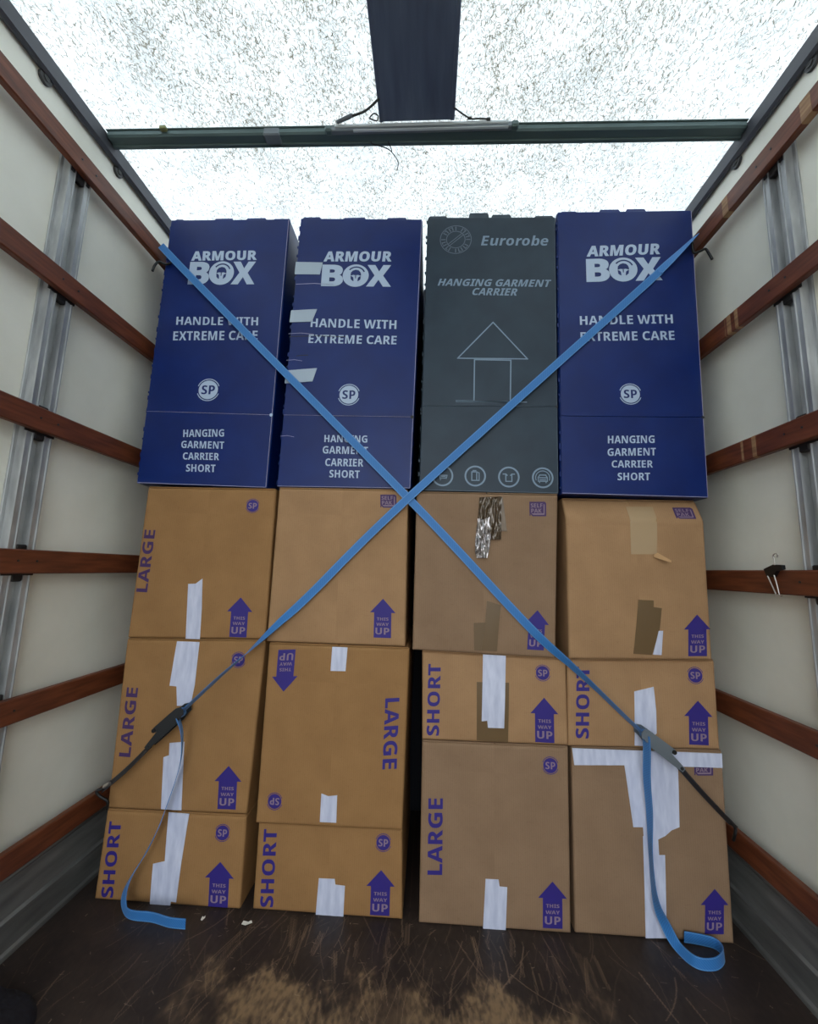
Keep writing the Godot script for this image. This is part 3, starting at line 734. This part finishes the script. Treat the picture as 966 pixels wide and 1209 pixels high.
func build_roof_fittings() -> void:
	var t := thing("roof_beam", "dark green-grey beam crossing under the roof from wall to wall", "beam", Vector3(0, 2.405, -1.141))
	var turn := Basis(Vector3.UP, 0.0102)
	var st := begin()
	rbox(st, Vector3(0, 0.016, 0), Vector3(2.06, 0.024, 0.038), 0.005, turn)
	part("beam", done(st), mats.beam_paint, t)
	st = begin()
	rbox(st, turn * Vector3(0, 0.0255, 0.0185), Vector3(2.06, 0.004, 0.010), 0.0015, turn)
	part("flange", done(st), mats.beam_paint, t)
	st = begin()
	rbox(st, turn * Vector3(0, 0.004, -0.017), Vector3(2.06, 0.008, 0.014), 0.002, turn)
	part("flange", done(st), mats.beam_paint, t)
	st = begin()
	rbox(st, turn * Vector3(-0.475, 0.0145, 0), Vector3(0.055, 0.029, 0.042), 0.004, turn)
	part("tape_band", done(st), mats.lamp_housing, t, "grey band of tape round the beam")
	t = thing("roof_plank", "wide dark blue-grey board running along the middle of the roof", "board", Vector3(0, 2.418, 0))
	part("board", box_mesh(Vector3(0, 0.0075, 0.245), Vector3(0.236, 0.015, 2.69), 0.003), mats.plank_paint, t)
	for d in [-1, 1]: part("lip", box_mesh(Vector3(d * 0.112, 0.001, 0.245), Vector3(0.012, 0.006, 2.69), 0.002), mats.plank_paint, t)
	t = thing("lamp_batten", "slim unlit grey lamp batten fixed to the middle of the roof beam", "lamp", Vector3(0.012, 2.399, -1.1125))
	part("housing", box_mesh(Vector3(0, 0.009, 0), Vector3(0.575, 0.018, 0.017), 0.003), mats.lamp_housing, t)
	part("cover", box_mesh(Vector3(0, 0.0125, 0.0095), Vector3(0.55, 0.009, 0.007), 0.002), mats.lamp_cover, t, "milky lamp cover")
	part("cover_lip", box_mesh(Vector3(0.03, 0.0005, 0.004), Vector3(0.49, 0.003, 0.008), 0.001), mats.lamp_cover, t)
	for d in [-1, 1]: part("end_cap", box_mesh(Vector3(d * 0.295, 0.009, 0.001), Vector3(0.024, 0.021, 0.022), 0.005), mats.beam_paint, t)
	var says := {"wire_a": "thin dark cable rising from the lamp's left end to the roof board", "wire_b": "small loop of thin wire above the lamp beside the roof board", "wire_c": "longer thin wire dangling below the roof beam", "wire_d": "shorter thin wire dangling below the roof beam", "wire_e": "knotted thin cable right of the roof board above the beam"}
	for k in says:
		t = thing("loose_wire", says[k], "wire", Vector3.ZERO, "loose wires round the lamp")
		var r: float = {"wire_a": 0.0038, "wire_b": 0.002, "wire_c": 0.0017, "wire_d": 0.0016, "wire_e": 0.0026}[k]
		var pts := v3s(WIRES[k])
		part("wire", tube_mesh(pts, r, 6), mats.wire_sheath, t)
		if k == "wire_e":
			for i in [1, 3]:
				var b := begin()
				tube(b, [pts[i] - Vector3(0.006, 0, 0), pts[i], pts[i] + Vector3(0.006, 0, 0)], 0.0042, 6)
				part("knot", done(b), mats.wire_sheath, t)
		if k == "wire_a":
			part("plug", box_mesh((pts[0] + pts[2]) / 2, Vector3(0.06, 0.008, 0.012), 0.003, Basis(Vector3.UP, -0.35)), mats.lamp_housing, t)
	t = thing("beam_tag", "tiny yellowish clip stuck on the roof beam near its left end", "clip", Vector3(-0.83, 2.424, -1.105))
	part("tag", box_mesh(Vector3.ZERO, Vector3(0.022, 0.012, 0.014), 0.002), mats.yellow_tag, t)

# ---------------------------------------------------------------- boxes
func corners(flat: Array) -> Array:
	var o := []
	for i in range(0, flat.size(), 2): o.append(Vector2(flat[i], flat[i + 1]))
	return o

func flat_face(_p: Vector2) -> float:
	return 0.0

func sp_mark(t: Node3D, f: Array, disc: Material, letters: Material, bulge: Callable, upside := false) -> void:
	var c := Vector2(f[0], f[1])
	var r: float = f[2]
	var o := ring(c, 0, r * 0.84)
	o += ring(c, r * 0.93, r, deg_to_rad(20), deg_to_rad(160), 20)
	o += ring(c, r * 0.93, r, deg_to_rad(200), deg_to_rad(340), 20)
	var mark := ink("printed_mark", o, disc, t, bulge)
	var s := -1.0 if upside else 1.0
	ink("lettering", place(word("SP", "plain"), [c.x - s * r * 0.58, c.y - s * r * 0.40, s * r * 1.16, 0, 0, s * r * 0.80]), letters, mark, bulge, 0.0008)

func arrow_mark(t: Node3D, f: Array, bulge: Callable) -> void:
	var shape := poly([Vector2(0, 0), Vector2(1, 0), Vector2(1, 0.64), Vector2(1.24, 0.64), Vector2(0.5, 1), Vector2(-0.24, 0.64), Vector2(0, 0.64)])
	var mark := ink("printed_arrow", split(place(shape, f), 0.04), mats.purple_ink, t, bulge)
	var l := place(word("THIS"), [0.16, 0.44, 0.68, 0, 0, 0.075]) + place(word("WAY"), [0.14, 0.305, 0.72, 0, 0, 0.075]) + place(word("UP"), [0.10, 0.085, 0.80, 0, 0, 0.17])
	ink("lettering", place(l, f), mats.bare_board, mark, bulge, 0.0008)

func pak_mark(t: Node3D, f: Array, bulge: Callable) -> void:
	var shape := stroke([Vector2(0.04, 0.95), Vector2(0.04, 0.06)], 0.06) + poly([Vector2(0, 1), Vector2(0, 0.25), Vector2(0.18, 0), Vector2(1, 0), Vector2(1, 0.9), Vector2(0.9, 1)])
	var mark := ink("printed_mark", split(place(shape, f), 0.03), mats.dark_ink, t, bulge)
	var l := place(word("SELF"), [0.08, 0.60, 0.70, 0, 0, 0.28]) + place(word("PAK"), [0.10, 0.24, 0.62, 0, 0, 0.28])
	l += poly([Vector2(0.12, 0.20), Vector2(0.22, 0.10), Vector2(0.90, 0.10), Vector2(0.84, 0.20)]) + poly([Vector2(0.84, 0.2), Vector2(0.90, 0.12), Vector2(0.90, 0.80), Vector2(0.84, 0.86)])
	ink("lettering", place(l, f), mats.bare_board, mark, bulge, 0.0008)

func add_tapes(t: Node3D, d: Dictionary, bulge: Callable) -> void:
	var n := 0
	for tp in d.get("tape", []):
		var m: Material = {"w": mats.white_tape, "b": mats.brown_tape, "s": mats.crinkled_tape, "g": mats.glossy_brown_tape, "c": mats.clear_tape, "p": mats.pale_tape}[tp[0]]
		var says: String = {"w": "white tape strip", "b": "brown parcel tape", "s": "crinkled shiny tape", "g": "crinkled glossy brown tape", "c": "pale see-through tape", "p": "pale blue-grey tape strip"}[tp[0]]
		tape("tape_strip", corners(tp[1]), m, t, bulge, 0.0006 + 0.0008 * n, 0.009 if tp[0] == "s" or tp[0] == "g" else 0.0006, 300 + n).set_meta("label", says)
		n += 1

func build_carton(k: int, label: String, kraft: String, size_word := "") -> void:
	var d: Dictionary = BOXES[k]
	var t := thing("cardboard_box", label, "box", d.at, "tan cardboard boxes")
	var q := corners(d.q)
	var top: float = minf(q[0].y, q[1].y)
	var swell := 0.014 if k == 8 else 0.004
	var bulge := func(p: Vector2) -> float:
		var u := clampf((p.x + 0.215) / 0.43, 0, 1)
		var v := clampf(p.y / top, 0, 1)
		var z := swell * 4 * u * (1 - u) * 4 * v * (1 - v) * 0.25 * 4
		if k == 8: z -= 0.040 * maxf(0.0, (v - 0.855) / 0.145)
		return z
	var lid := 0.005
	var bq := [q[0] - Vector2(0, lid), q[1] - Vector2(0, lid), q[2], q[3]]
	part("body", tray(bq, 0.53, 0.006, bulge, 10, 35 if k == 8 else 10), mats[kraft], t)
	# the two top flaps, meeting in the middle of the front edge
	var back := -0.040 if k == 8 else -0.001
	for s in [0, 1]:
		var a: Vector2 = q[0].lerp(q[1], 0.004 + s * 0.498)
		var b: Vector2 = q[0].lerp(q[1], 0.498 + s * 0.498)
		var st := begin()
		var mid := (a + b) / 2
		var ang := (b - a).angle()
		rbox(st, Vector3(mid.x, mid.y - lid / 2, back - 0.2645), Vector3(a.distance_to(b), lid - 0.0008, 0.527), 0.0015, Basis(Vector3.BACK, ang))
		part("flap", done(st), mats[kraft], t)
	if d.has("text"): ink("lettering", place(word(size_word, "wide"), d.text[size_word]), mats.dark_ink if k == 5 or k == 9 else mats.purple_ink, t, bulge)
	if d.has("sp"): sp_mark(t, d.sp, mats.purple_ink, mats.bare_board, bulge, k == 11)
	if d.has("arrow"): arrow_mark(t, d.arrow, bulge)
	if d.has("logo"): pak_mark(t, d.logo, bulge)
	add_tapes(t, d, bulge)
	if k == 8:
		# torn tongue of liner standing off the front
		var st := begin()
		prism(st, PackedVector2Array([Vector2(0, 0.012), Vector2(0.010, 0.018), Vector2(0.045, -0.006), Vector2(0.044, -0.012), Vector2(0, 0.004)]), 0.003, Vector3(0.050, 0.314, 0.016), Basis(Vector3.UP, -0.5))
		part("torn_liner", done(st), mats.kraft_inside, t, "torn tongue of pale board")

func build_garment_box(k: int, label: String, board: Material) -> void:
	var d: Dictionary = BOXES[k]
	var t := thing("garment_box", label, "box", d.at, "tall hanging garment boxes")
	var q := corners(d.q)
	var c := corners(d.crease)
	var up := Vector2(0, 0.0006 if k == 4 else 0.0013)
	# the body stands 4 mm behind the two front panels
	var st0 := tray(q, 0.53, 0.004, flat_face, 4, 6)
	var body := part("body", st0, board, t)
	body.position.z = -0.004
	var left: Vector2 = Vector2(lerpf(q[0].x, q[3].x, (q[0].y - c[0].y) / (q[0].y - q[3].y)), c[0].y)
	var right: Vector2 = Vector2(lerpf(q[1].x, q[2].x, (q[1].y - c[1].y) / (q[1].y - q[2].y)), c[1].y)
	var inset := Vector2(0.0025, 0)
	part("front_panel", tray([q[0] + inset, q[1] - inset, right - inset + up, left + inset + up], 0.0038, 0.0012, flat_face, 4, 6), board, t)
	part("drop_panel", tray([left + inset - up, right - inset - up, q[2] - inset, q[3] + inset], 0.0038, 0.0012, flat_face, 4, 4), board, t)
	# worn paper edges: along the right fold, the foot and the crease
	var e := begin()
	var lines := [[q[1] - Vector2(0.003, 0.004), right - Vector2(0.003, 0), 0.0016], [right - Vector2(0.003, 0), q[2] + Vector2(-0.003, 0.003), 0.0016], [q[3] + Vector2(0.004, 0.0022), q[2] + Vector2(-0.004, 0.0022), 0.0016]]
	if k != 4: lines.append([left + Vector2(0.004, 0.0006), right - Vector2(0.004, -0.0006), 0.0010])
	for l in lines:
		for p in [stroke([l[0], l[1]], l[2])]:
			for i in range(0, p.size(), 3): tri(e, Vector3(p[i].x, p[i].y, 0.0004), Vector3(p[i + 1].x, p[i + 1].y, 0.0004), Vector3(p[i + 2].x, p[i + 2].y, 0.0004), Vector3.BACK)
	part("worn_edge", done(e), mats.navy_edge if k != 3 else mats.faint_ink, t)
	# row of small stubs left where the tear strip ran down the left side
	var nick := begin()
	for i in 22:
		var f := (i + rng.randf_range(0.1, 0.9)) / 22.0
		var p: Vector2 = q[0].lerp(q[3], f)
		rbox(nick, Vector3(p.x - 0.001, p.y, -0.006), Vector3(rng.randf_range(0.003, 0.007), rng.randf_range(0.006, 0.02), 0.004), 0.001)
	part("torn_edge", done(nick), board, t)
	# stubs of the lid along the top
	for i in range(0, d.tabs.size(), 3):
		var x0: float = d.tabs[i]
		var x1: float = d.tabs[i + 1]
		var h: float = d.tabs[i + 2]
		var y: float = lerpf(q[0].y, q[1].y, clampf(((x0 + x1) / 2 - q[0].x) / (q[1].x - q[0].x), 0, 1))
		var tab := begin()
		var w := x1 - x0
		prism(tab, PackedVector2Array([Vector2(-w / 2, -0.004), Vector2(w / 2, -0.004), Vector2(w / 2 - 0.001, h * 0.7), Vector2(w / 2 - 0.006, h), Vector2(-w / 2 + 0.006, h), Vector2(-w / 2 + 0.001, h * 0.7)]), 0.005, Vector3((x0 + x1) / 2, y, -0.012 - 0.004 * (i % 2)), Basis(Vector3.RIGHT, -0.15))
		part("lid_tab", done(tab), board, t)
	if k == 2:
		# scuffs near the left edge and a tear under the second line of print
		var scuffs := [[[-0.211, 0.755], [-0.075, 0.752], 0.0022, false], [[-0.225, 0.560], [-0.135, 0.558], 0.0018, false], [[-0.222, 0.549], [-0.02, 0.5475], 0.003, true], [[-0.225, 0.458], [-0.17, 0.456], 0.0016, false], [[-0.215, 0.61], [-0.19, 0.612], 0.0016, false], [[-0.19, 0.475], [-0.15, 0.478], 0.003, true], [[-0.228, 0.178], [-0.18, 0.176], 0.0014, false]]
		for s in scuffs: ink("scuff", stroke([Vector2(s[0][0], s[0][1]), Vector2((s[0][0] + s[1][0]) / 2, s[0][1] + 0.0025), Vector2(s[1][0], s[1][1])], s[2]), mats.black_coat if s[3] else mats.navy_edge, t, flat_face)
	if k == 1 or k == 2: ink("torn_spot", ring(right - Vector2(0.006, 0), 0, 0.006, 0, TAU, 10), mats.pale_ink if k == 1 else mats.black_coat, t, flat_face, 0.0009)
	if k == 3 or k == 4: ink("torn_spot", ring(right - Vector2(0.004, 0.0), 0, 0.005, 0, TAU, 10), mats.black_coat, t, flat_face, 0.0009)
	if k == 3:
		print_eurorobe(t)
	else:
		for s in ["ARMOUR", "HANDLE WITH", "EXTREME CARE", "HANGING", "GARMENT", "CARRIER", "SHORT"]:
			ink("lettering", place(word(s, "heavy" if s == "ARMOUR" else "plain"), d.text[s]), mats.pale_ink, t, flat_face)
		box_mark(t, d.text["BOX"])
		sp_mark(t, d.sp, mats.pale_ink, board, flat_face)
	add_tapes(t, d, flat_face)

# the word BOX with a crested helmet standing in its round O
func box_mark(t: Node3D, f: Array) -> void:
	ink("lettering", place(word("B", "heavy"), [f[0], f[1], f[2] * 0.31, f[3] * 0.31, f[4], f[5]]), mats.pale_ink, t, flat_face)
	ink("lettering", place(word("X", "heavy"), [f[0] + f[2] * 0.645, f[1] + f[3] * 0.645, f[2] * 0.355, f[3] * 0.355, f[4], f[5]]), mats.pale_ink, t, flat_face)
	var u := Vector2(f[2], f[3])
	var v := Vector2(f[4], f[5])
	var c := Vector2(f[0], f[1]) + u * 0.49 + v * 0.5
	var g := [c.x, c.y, u.x * 0.187, u.y * 0.187, v.x * 0.52, v.y * 0.52]
	var disc := ink("lettering", place(ring(Vector2.ZERO, 0, 1), g), mats.pale_ink, t, flat_face)
	var h := poly([Vector2(-0.46, -0.02), Vector2(-0.44, 0.30), Vector2(-0.28, 0.50), Vector2(-0.02, 0.60), Vector2(0.24, 0.54), Vector2(0.40, 0.36), Vector2(0.47, 0.16), Vector2(0.47, -0.04), Vector2(0.22, 0.06), Vector2(0.0, 0.02), Vector2(-0.22, 0.06)])
	h += poly([Vector2(-0.46, -0.06), Vector2(-0.42, -0.40), Vector2(-0.22, -0.58), Vector2(-0.16, -0.56), Vector2(-0.20, -0.22), Vector2(-0.34, -0.08)])
	h += poly([Vector2(0.47, -0.08), Vector2(0.43, -0.40), Vector2(0.24, -0.58), Vector2(0.18, -0.56), Vector2(0.22, -0.22), Vector2(0.34, -0.10)])
	h += poly([Vector2(-0.05, 0.0), Vector2(0.05, 0.0), Vector2(0.03, -0.30), Vector2(-0.03, -0.30)])
	for i in h.size(): h[i] *= 0.86
	h += ring(Vector2(0.03, 0.10), 0.60, 0.71, 0.35, 2.5, 16)
	ink("printed_helmet", place(h, g), mats.navy_board, disc, flat_face, 0.0008)

func print_eurorobe(t: Node3D) -> void:
	var d: Dictionary = BOXES[3]
	ink("lettering", place(word("Eurorobe", "plain"), d.text["Eurorobe"]), mats.grey_ink, t, flat_face)
	ink("lettering", place(word("HANGING GARMENT", "wide"), d.text["HANGING GARMENT"]), mats.grey_ink, t, flat_face)
	ink("lettering", place(word("CARRIER", "wide"), d.text["CARRIER"]), mats.grey_ink, t, flat_face)
	# round emblem: two rings, ticks like a ring of lettering, a slanting bar
	var c := Vector2(HOUSE.emblem[0], HOUSE.emblem[1])
	var r: float = HOUSE.emblem[2]
	var o := ring(c, r * 0.95, r) + ring(c, r * 0.56, r * 0.61)
	for i in 24:
		if i % 6 == 5: continue
		var p := Vector2.from_angle(TAU * i / 24)
		o += stroke([c + p * r * 0.68, c + p * r * 0.88], r * 0.07)
		if i % 2: o += stroke([c + p * r * 0.88, c + p.rotated(0.14) * r * 0.88], r * 0.05)
	var a := Vector2.from_angle(0.72)
	o += stroke([c - a * r * 0.6 + a.orthogonal() * r * 0.07, c + a * r * 0.6 + a.orthogonal() * r * 0.07], r * 0.05)
	o += stroke([c - a * r * 0.6 - a.orthogonal() * r * 0.07, c + a * r * 0.6 - a.orthogonal() * r * 0.07], r * 0.05)
	ink("printed_emblem", o, mats.faint_ink, t, flat_face)
	var w := 0.0042
	ink("printed_house", stroke(corners(HOUSE.roof), w, true) + stroke(corners(HOUSE.walls), w, true) + stroke(corners(HOUSE.base), w * 0.8) + stroke([corners(HOUSE.base)[0], corners(HOUSE.base)[1]], w * 1.6), mats.grey_ink, t, flat_face)
	for i in 4:
		var f: Array = HOUSE.icons.slice(i * 3, i * 3 + 3) if HOUSE.icons.size() > 4 else HOUSE.icons[i]
		var m := Vector2(f[0], f[1])
		var k: float = f[2]
		var s := ring(m, k * 0.84, k)
		var l := []
		match i:
			0: l = [[Vector2(-0.25, 0.05), Vector2(0.42, 0.05), Vector2(0.36, -0.22), Vector2(-0.10, -0.22), Vector2(-0.22, -0.40), Vector2(-0.25, 0.05)], [Vector2(-0.1, -0.06), Vector2(0.25, -0.06)]]
			1: l = [[Vector2(-0.32, 0.40), Vector2(-0.32, -0.42), Vector2(0.14, -0.42), Vector2(0.14, 0.40), Vector2(-0.32, 0.40)], [Vector2(0.14, 0.40), Vector2(0.36, 0.30), Vector2(0.36, -0.42), Vector2(0.14, -0.42)], [Vector2(-0.2, 0.52), Vector2(0.05, 0.52)]]
			2: l = [[Vector2(-0.52, 0.28), Vector2(-0.28, 0.28), Vector2(-0.28, -0.42), Vector2(0.28, -0.42), Vector2(0.28, 0.28), Vector2(0.52, 0.28)], [Vector2(-0.28, 0.28), Vector2(-0.16, 0.16)], [Vector2(0.28, 0.28), Vector2(0.16, 0.16)]]
			3: l = [[Vector2(-0.42, -0.34), Vector2(-0.42, 0.02), Vector2(-0.28, 0.26), Vector2(0.28, 0.26), Vector2(0.42, 0.02), Vector2(0.42, -0.34), Vector2(-0.42, -0.34)], [Vector2(-0.30, 0.0), Vector2(0.30, 0.0)], [Vector2(-0.26, -0.20), Vector2(0.26, -0.20)], [Vector2(-0.3, -0.34), Vector2(-0.3, -0.46)], [Vector2(0.3, -0.34), Vector2(0.3, -0.46)]]
		for line in l:
			var pts := []
			for p in line: pts.append(m + p * k)
			s += stroke(pts, k * 0.10)
		if i == 3: s += ring(m, k * 0.62, k * 0.70, -0.4, PI + 0.4, 24)
		ink("printed_symbol", s, mats.grey_ink, t, flat_face)

func build_boxes() -> void:
	build_garment_box(1, "tall navy garment box without tape at the left end of the top row", mats.navy_board)
	build_garment_box(2, "tall navy garment box with three pale tape strips on its left edge", mats.navy_board)
	build_garment_box(3, "tall dark grey garment box printed with a white outline house", mats.grey_board)
	build_garment_box(4, "tall navy garment box without tape at the right end of the top row", mats.navy_board)
	build_carton(5, "large tan carton under the leftmost navy box, white tape strip at its foot", "kraft_a", "LARGE")
	build_carton(6, "untaped tan carton with one purple arrow under the navy box with pale tape", "kraft_b")
	build_carton(7, "tan carton with crinkled shiny tape hanging from its top edge", "kraft_c")
	build_carton(8, "swollen tan carton with sagging top edge and a torn tongue of board", "kraft_b")
	build_carton(9, "large tan carton behind the left ratchet, between two cartons of its column", "kraft_a", "LARGE")
	build_carton(10, "low tan carton marked SHORT on the floor at far left, long white tape", "kraft_a", "SHORT")
	build_carton(11, "tan carton standing upside down, its arrow pointing to the floor", "kraft_a", "LARGE")
	build_carton(12, "low tan carton marked SHORT on the floor under the upside-down carton", "kraft_a", "SHORT")
	build_carton(13, "low tan carton marked SHORT with white tape over brown tape", "kraft_b", "SHORT")
	build_carton(14, "tan carton marked LARGE on the floor below the carton with white-over-brown tape", "kraft_c", "LARGE")
	build_carton(15, "low tan carton marked SHORT on top of the carton with the big tape cross", "kraft_b", "SHORT")
	build_carton(16, "tan carton on the floor at far right with a big cross of white tape", "kraft_c")

# ---------------------------------------------------------------- straps
func ratchet(t: Node3D, a: Vector3, b: Vector3, steel: Material) -> void:
	# x runs along the strap from the long end to the hook end, y away from the load side, z across the webbing
	var x := (b - a).normalized()
	var z := (Vector3(0, 0, 1) - x * x.z).normalized()
	var y := z.cross(x)
	if y.y < 0: y = -y; z = -z
	var turn := Basis(x, y, z)
	var len := a.distance_to(b)
	var o := a
	var plate := func(pts: Array, off: float, thick: float) -> ArrayMesh:
		var st := begin()
		prism(st, PackedVector2Array(pts), thick, o + turn * Vector3(0, 0, off), turn)
		return done(st)
	var r := func(at: Vector2, rad: float, wide: float, sides := 16) -> ArrayMesh:
		var st := begin()
		var c := PackedVector2Array()
		for k in sides: c.append(at + Vector2.from_angle(TAU * k / sides) * rad)
		prism(st, c, wide, o, turn)
		return done(st)
	for s in [-1, 1]:
		part("frame_plate", plate.call([Vector2(0.0, -0.012), Vector2(0.03, -0.017), Vector2(len * 0.72, -0.011), Vector2(len, -0.006), Vector2(len, 0.006), Vector2(len * 0.72, 0.010), Vector2(0.04, 0.014), Vector2(0.0, 0.012), Vector2(-0.008, 0.0)], s * 0.019, 0.0022), steel, t)
		part("handle_plate", plate.call([Vector2(-0.012, -0.004), Vector2(-0.004, -0.014), Vector2(0.028, -0.012), Vector2(len * 0.62, 0.012), Vector2(len * 0.66, 0.021), Vector2(len * 0.60, 0.026), Vector2(0.03, 0.020), Vector2(0.0, 0.016), Vector2(-0.012, 0.008)], s * 0.0225, 0.0022), steel, t)
		var teeth := []
		for k in 26: teeth.append(Vector2(0.016, 0.002) + Vector2.from_angle(TAU * k / 26) * (0.017 if k % 2 else 0.0145))
		part("ratchet_wheel", plate.call(teeth, s * 0.016, 0.002), steel, t)
	part("handle_grip", r.call(Vector2(len * 0.62, 0.019), 0.0062, 0.052), mats.black_coat, t)
	part("spool", r.call(Vector2(0.016, 0.002), 0.0075, 0.046), steel, t)
	part("release_bar", r.call(Vector2(len * 0.36, 0.006), 0.0045, 0.04), mats.dark_steel, t)
	part("frame_bolt", r.call(Vector2(len - 0.008, 0.0), 0.0045, 0.044), mats.dark_steel, t)
	var coil := []
	for k in 15:
		var w := TAU * k / 12.0
		var p := o + turn * Vector3(0.016 + cos(w) * (0.0105 + k * 0.0003), 0.002 + sin(w) * (0.0105 + k * 0.0003), 0)
		coil += [p.x, p.y, p.z, z.x, z.y, z.z]
	var st := begin()
	ribbon(st, coil, 0.028, 0.0016, 3)
	part("wound_webbing", done(st), mats.blue_webbing, t)

func build_straps() -> void:
	for k in ["a", "b"]:
		var says := "blue ratchet strap falling from top left to low right, its tail looped on the floor" if k == "a" else "blue ratchet strap falling from top right to low left, its tail not looped"
		var t := thing("ratchet_strap", says, "strap", Vector3.ZERO, "crossed blue ratchet straps")
		var st := begin()
		ribbon(st, LINES["long_" + k])
		part("webbing", done(st), mats.blue_webbing, t)
		st = begin()
		ribbon(st, LINES["short_" + k], 0.028 if k == "a" else 0.026)
		part("hook_webbing", done(st), mats.dark_webbing, t, "short dark length of webbing")
		st = begin()
		ribbon(st, LINES["tail_" + k], 0.0285, 0.0016, 6)
		part("tail", done(st), mats.blue_webbing, t, "loose blue strap end hanging to the floor")
		var f: Array = LINES["ratchet_" + k]
		var g := Node3D.new()
		g.name = "ratchet"
		t.add_child(g, true)
		ratchet(g, Vector3(f[0], f[1], f[2]), Vector3(f[3], f[4], f[5]), mats.zinc_steel if k == "a" else mats.dark_steel)
		var upper := "hook_top_left" if k == "a" else "hook_top_right"
		var lower := "hook_low_right" if k == "a" else "hook_low_left"
		part("hook", tube_mesh(v3s(LINES[upper]), 0.0042, 8), mats.black_coat, t)
		part("hook", tube_mesh(v3s(LINES[lower]), 0.0042, 8), mats.black_coat, t)
		if k == "b":
			var p := v3s(LINES[lower])
			part("hook_ring", tube_mesh([p[0] + Vector3(0.006, 0.005, 0.010), p[0] + Vector3(-0.010, -0.005, 0.010)], 0.006, 8, false), mats.bright_wire, t, "bright steel ring")

func build_small_things() -> void:
	# binder clip on the right-hand rail
	var t := thing("binder_clip", "black binder clip with wire handles on the fourth rail of the right wall", "clip", Vector3(0.9945, 1.02, -1.15))
	var yz := func(flat: Array) -> PackedVector2Array:
		var o := PackedVector2Array()
		for i in range(0, flat.size(), 2): o.append(Vector2(flat[i + 1] + 1.15, flat[i] - 1.02))
		return o
	var side := Basis(Vector3(0, 0, 1), Vector3(0, 1, 0), Vector3(-1, 0, 0))
	var st := begin()
	prism(st, yz.call(LINES.clip_jaw), 0.010, Vector3(-0.001, 0, 0), side)
	part("jaw", done(st), mats.black_coat, t)
	for k in ["clip_handle_a", "clip_handle_b", "clip_hook"]:
		var pts := []
		for p in yz.call(LINES[k]): pts.append(Vector3(-0.006, p.y, p.x))
		part("wire_hook" if k == "clip_hook" else "handle", tube_mesh(pts, 0.0018 if k != "clip_hook" else 0.0015, 6), mats.bright_wire, t)
	# scraps of paper on the floor
	for s in [[Vector3(-0.433, 0.001, -1.300), 0.030, "torn scrap of white paper on the floor between the two SHORT cartons"], [Vector3(-0.565, 0.001, -1.305), 0.010, "tiny white paper crumb on the floor in front of the leftmost carton"]]:
		t = thing("paper_scrap", s[2], "paper", s[0])
		st = begin()
		var l: float = s[1]
		prism(st, PackedVector2Array([Vector2(-l / 2, -0.004), Vector2(-l * 0.1, -0.006), Vector2(l / 2, 0.001), Vector2(l * 0.35, 0.006), Vector2(l * 0.1, 0.002), Vector2(-l * 0.4, 0.004)]), 0.0012, Vector3(0, 0.005, 0), Basis(Vector3.RIGHT, -PI / 2 + 0.5))
		part("paper", done(st), mats.paper, t)
	# dark cloth bundle in the near left corner
	t = thing("moving_blanket", "dark navy quilted cloth bundle in the near left corner of the floor", "blanket", Vector3(-0.872, 0, -0.925))
	st = begin()
	var n := FastNoiseLite.new()
	n.seed = 9
	n.frequency = 9.0
	n.fractal_octaves = 3
	var g := []
	for j in 15:
		var row := []
		for i in 33:
			var a := TAU * i / 32
			var e := PI / 2 * j / 14
			var p := Vector3(cos(a) * cos(e) * 0.115, sin(e) * 0.085, sin(a) * cos(e) * 0.15)
			var k := 1.0 + 0.16 * n.get_noise_3d(cos(a) * 0.09, p.y, sin(a) * 0.12) - 0.05 * absf(sin(p.x * 90.0)) - 0.05 * absf(sin(p.z * 90.0))
			row.append(Vector3(minf(p.x * k, 0.2), p.y * k, p.z * k))
		row[32] = row[0]
		g.append(row)
	for j in 14:
		for i in 32: quad(st, g[j][i], g[j][i + 1], g[j + 1][i + 1], g[j + 1][i], g[j][i] + Vector3(0, 0.02, 0), 0)
	part("cloth", done(st), mats.quilted_cloth, t)

func _ready() -> void:
	rng.seed = 20240
	# camera
	var cam := Camera3D.new()
	cam.name = "camera"
	cam.fov = rad_to_deg(2.0 * atan(604.5 / 482.09))
	cam.near = 0.02
	cam.far = 200.0
	cam.position = Vector3(0.0644, 1.0177, 0.0)
	cam.basis = Basis(Vector3.UP, deg_to_rad(2.898)) * Basis(Vector3.RIGHT, deg_to_rad(8.069)) * Basis(Vector3.BACK, deg_to_rad(1.569))
	add_child(cam)
	cam.current = true
	# overcast daylight: through the translucent roof and the open tail behind the camera
	var sky := ProceduralSkyMaterial.new()
	sky.sky_top_color = Color(0.95, 0.98, 1.0)
	sky.sky_horizon_color = Color(0.93, 0.96, 0.98)
	sky.sky_curve = 0.25
	sky.ground_bottom_color = Color(0.50, 0.50, 0.49)
	sky.ground_horizon_color = Color(0.56, 0.56, 0.55)
	sky.sky_energy_multiplier = 1.0
	sky.ground_energy_multiplier = 1.0
	var env := Environment.new()
	env.background_mode = Environment.BG_SKY
	env.sky = Sky.new()
	env.sky.sky_material = sky
	env.background_energy_multiplier = 1.0
	env.tonemap_mode = Environment.TONE_MAPPER_LINEAR
	env.tonemap_exposure = 3.75
	env.sdfgi_enabled = true
	env.ssao_enabled = true
	env.ssil_enabled = true
	var we := WorldEnvironment.new()
	we.name = "world"
	we.environment = env
	add_child(we)
	make_materials()
	build_shell()
	build_posts()
	build_rails()
	build_roof_fittings()
	build_boxes()
	build_straps()
	build_small_things()
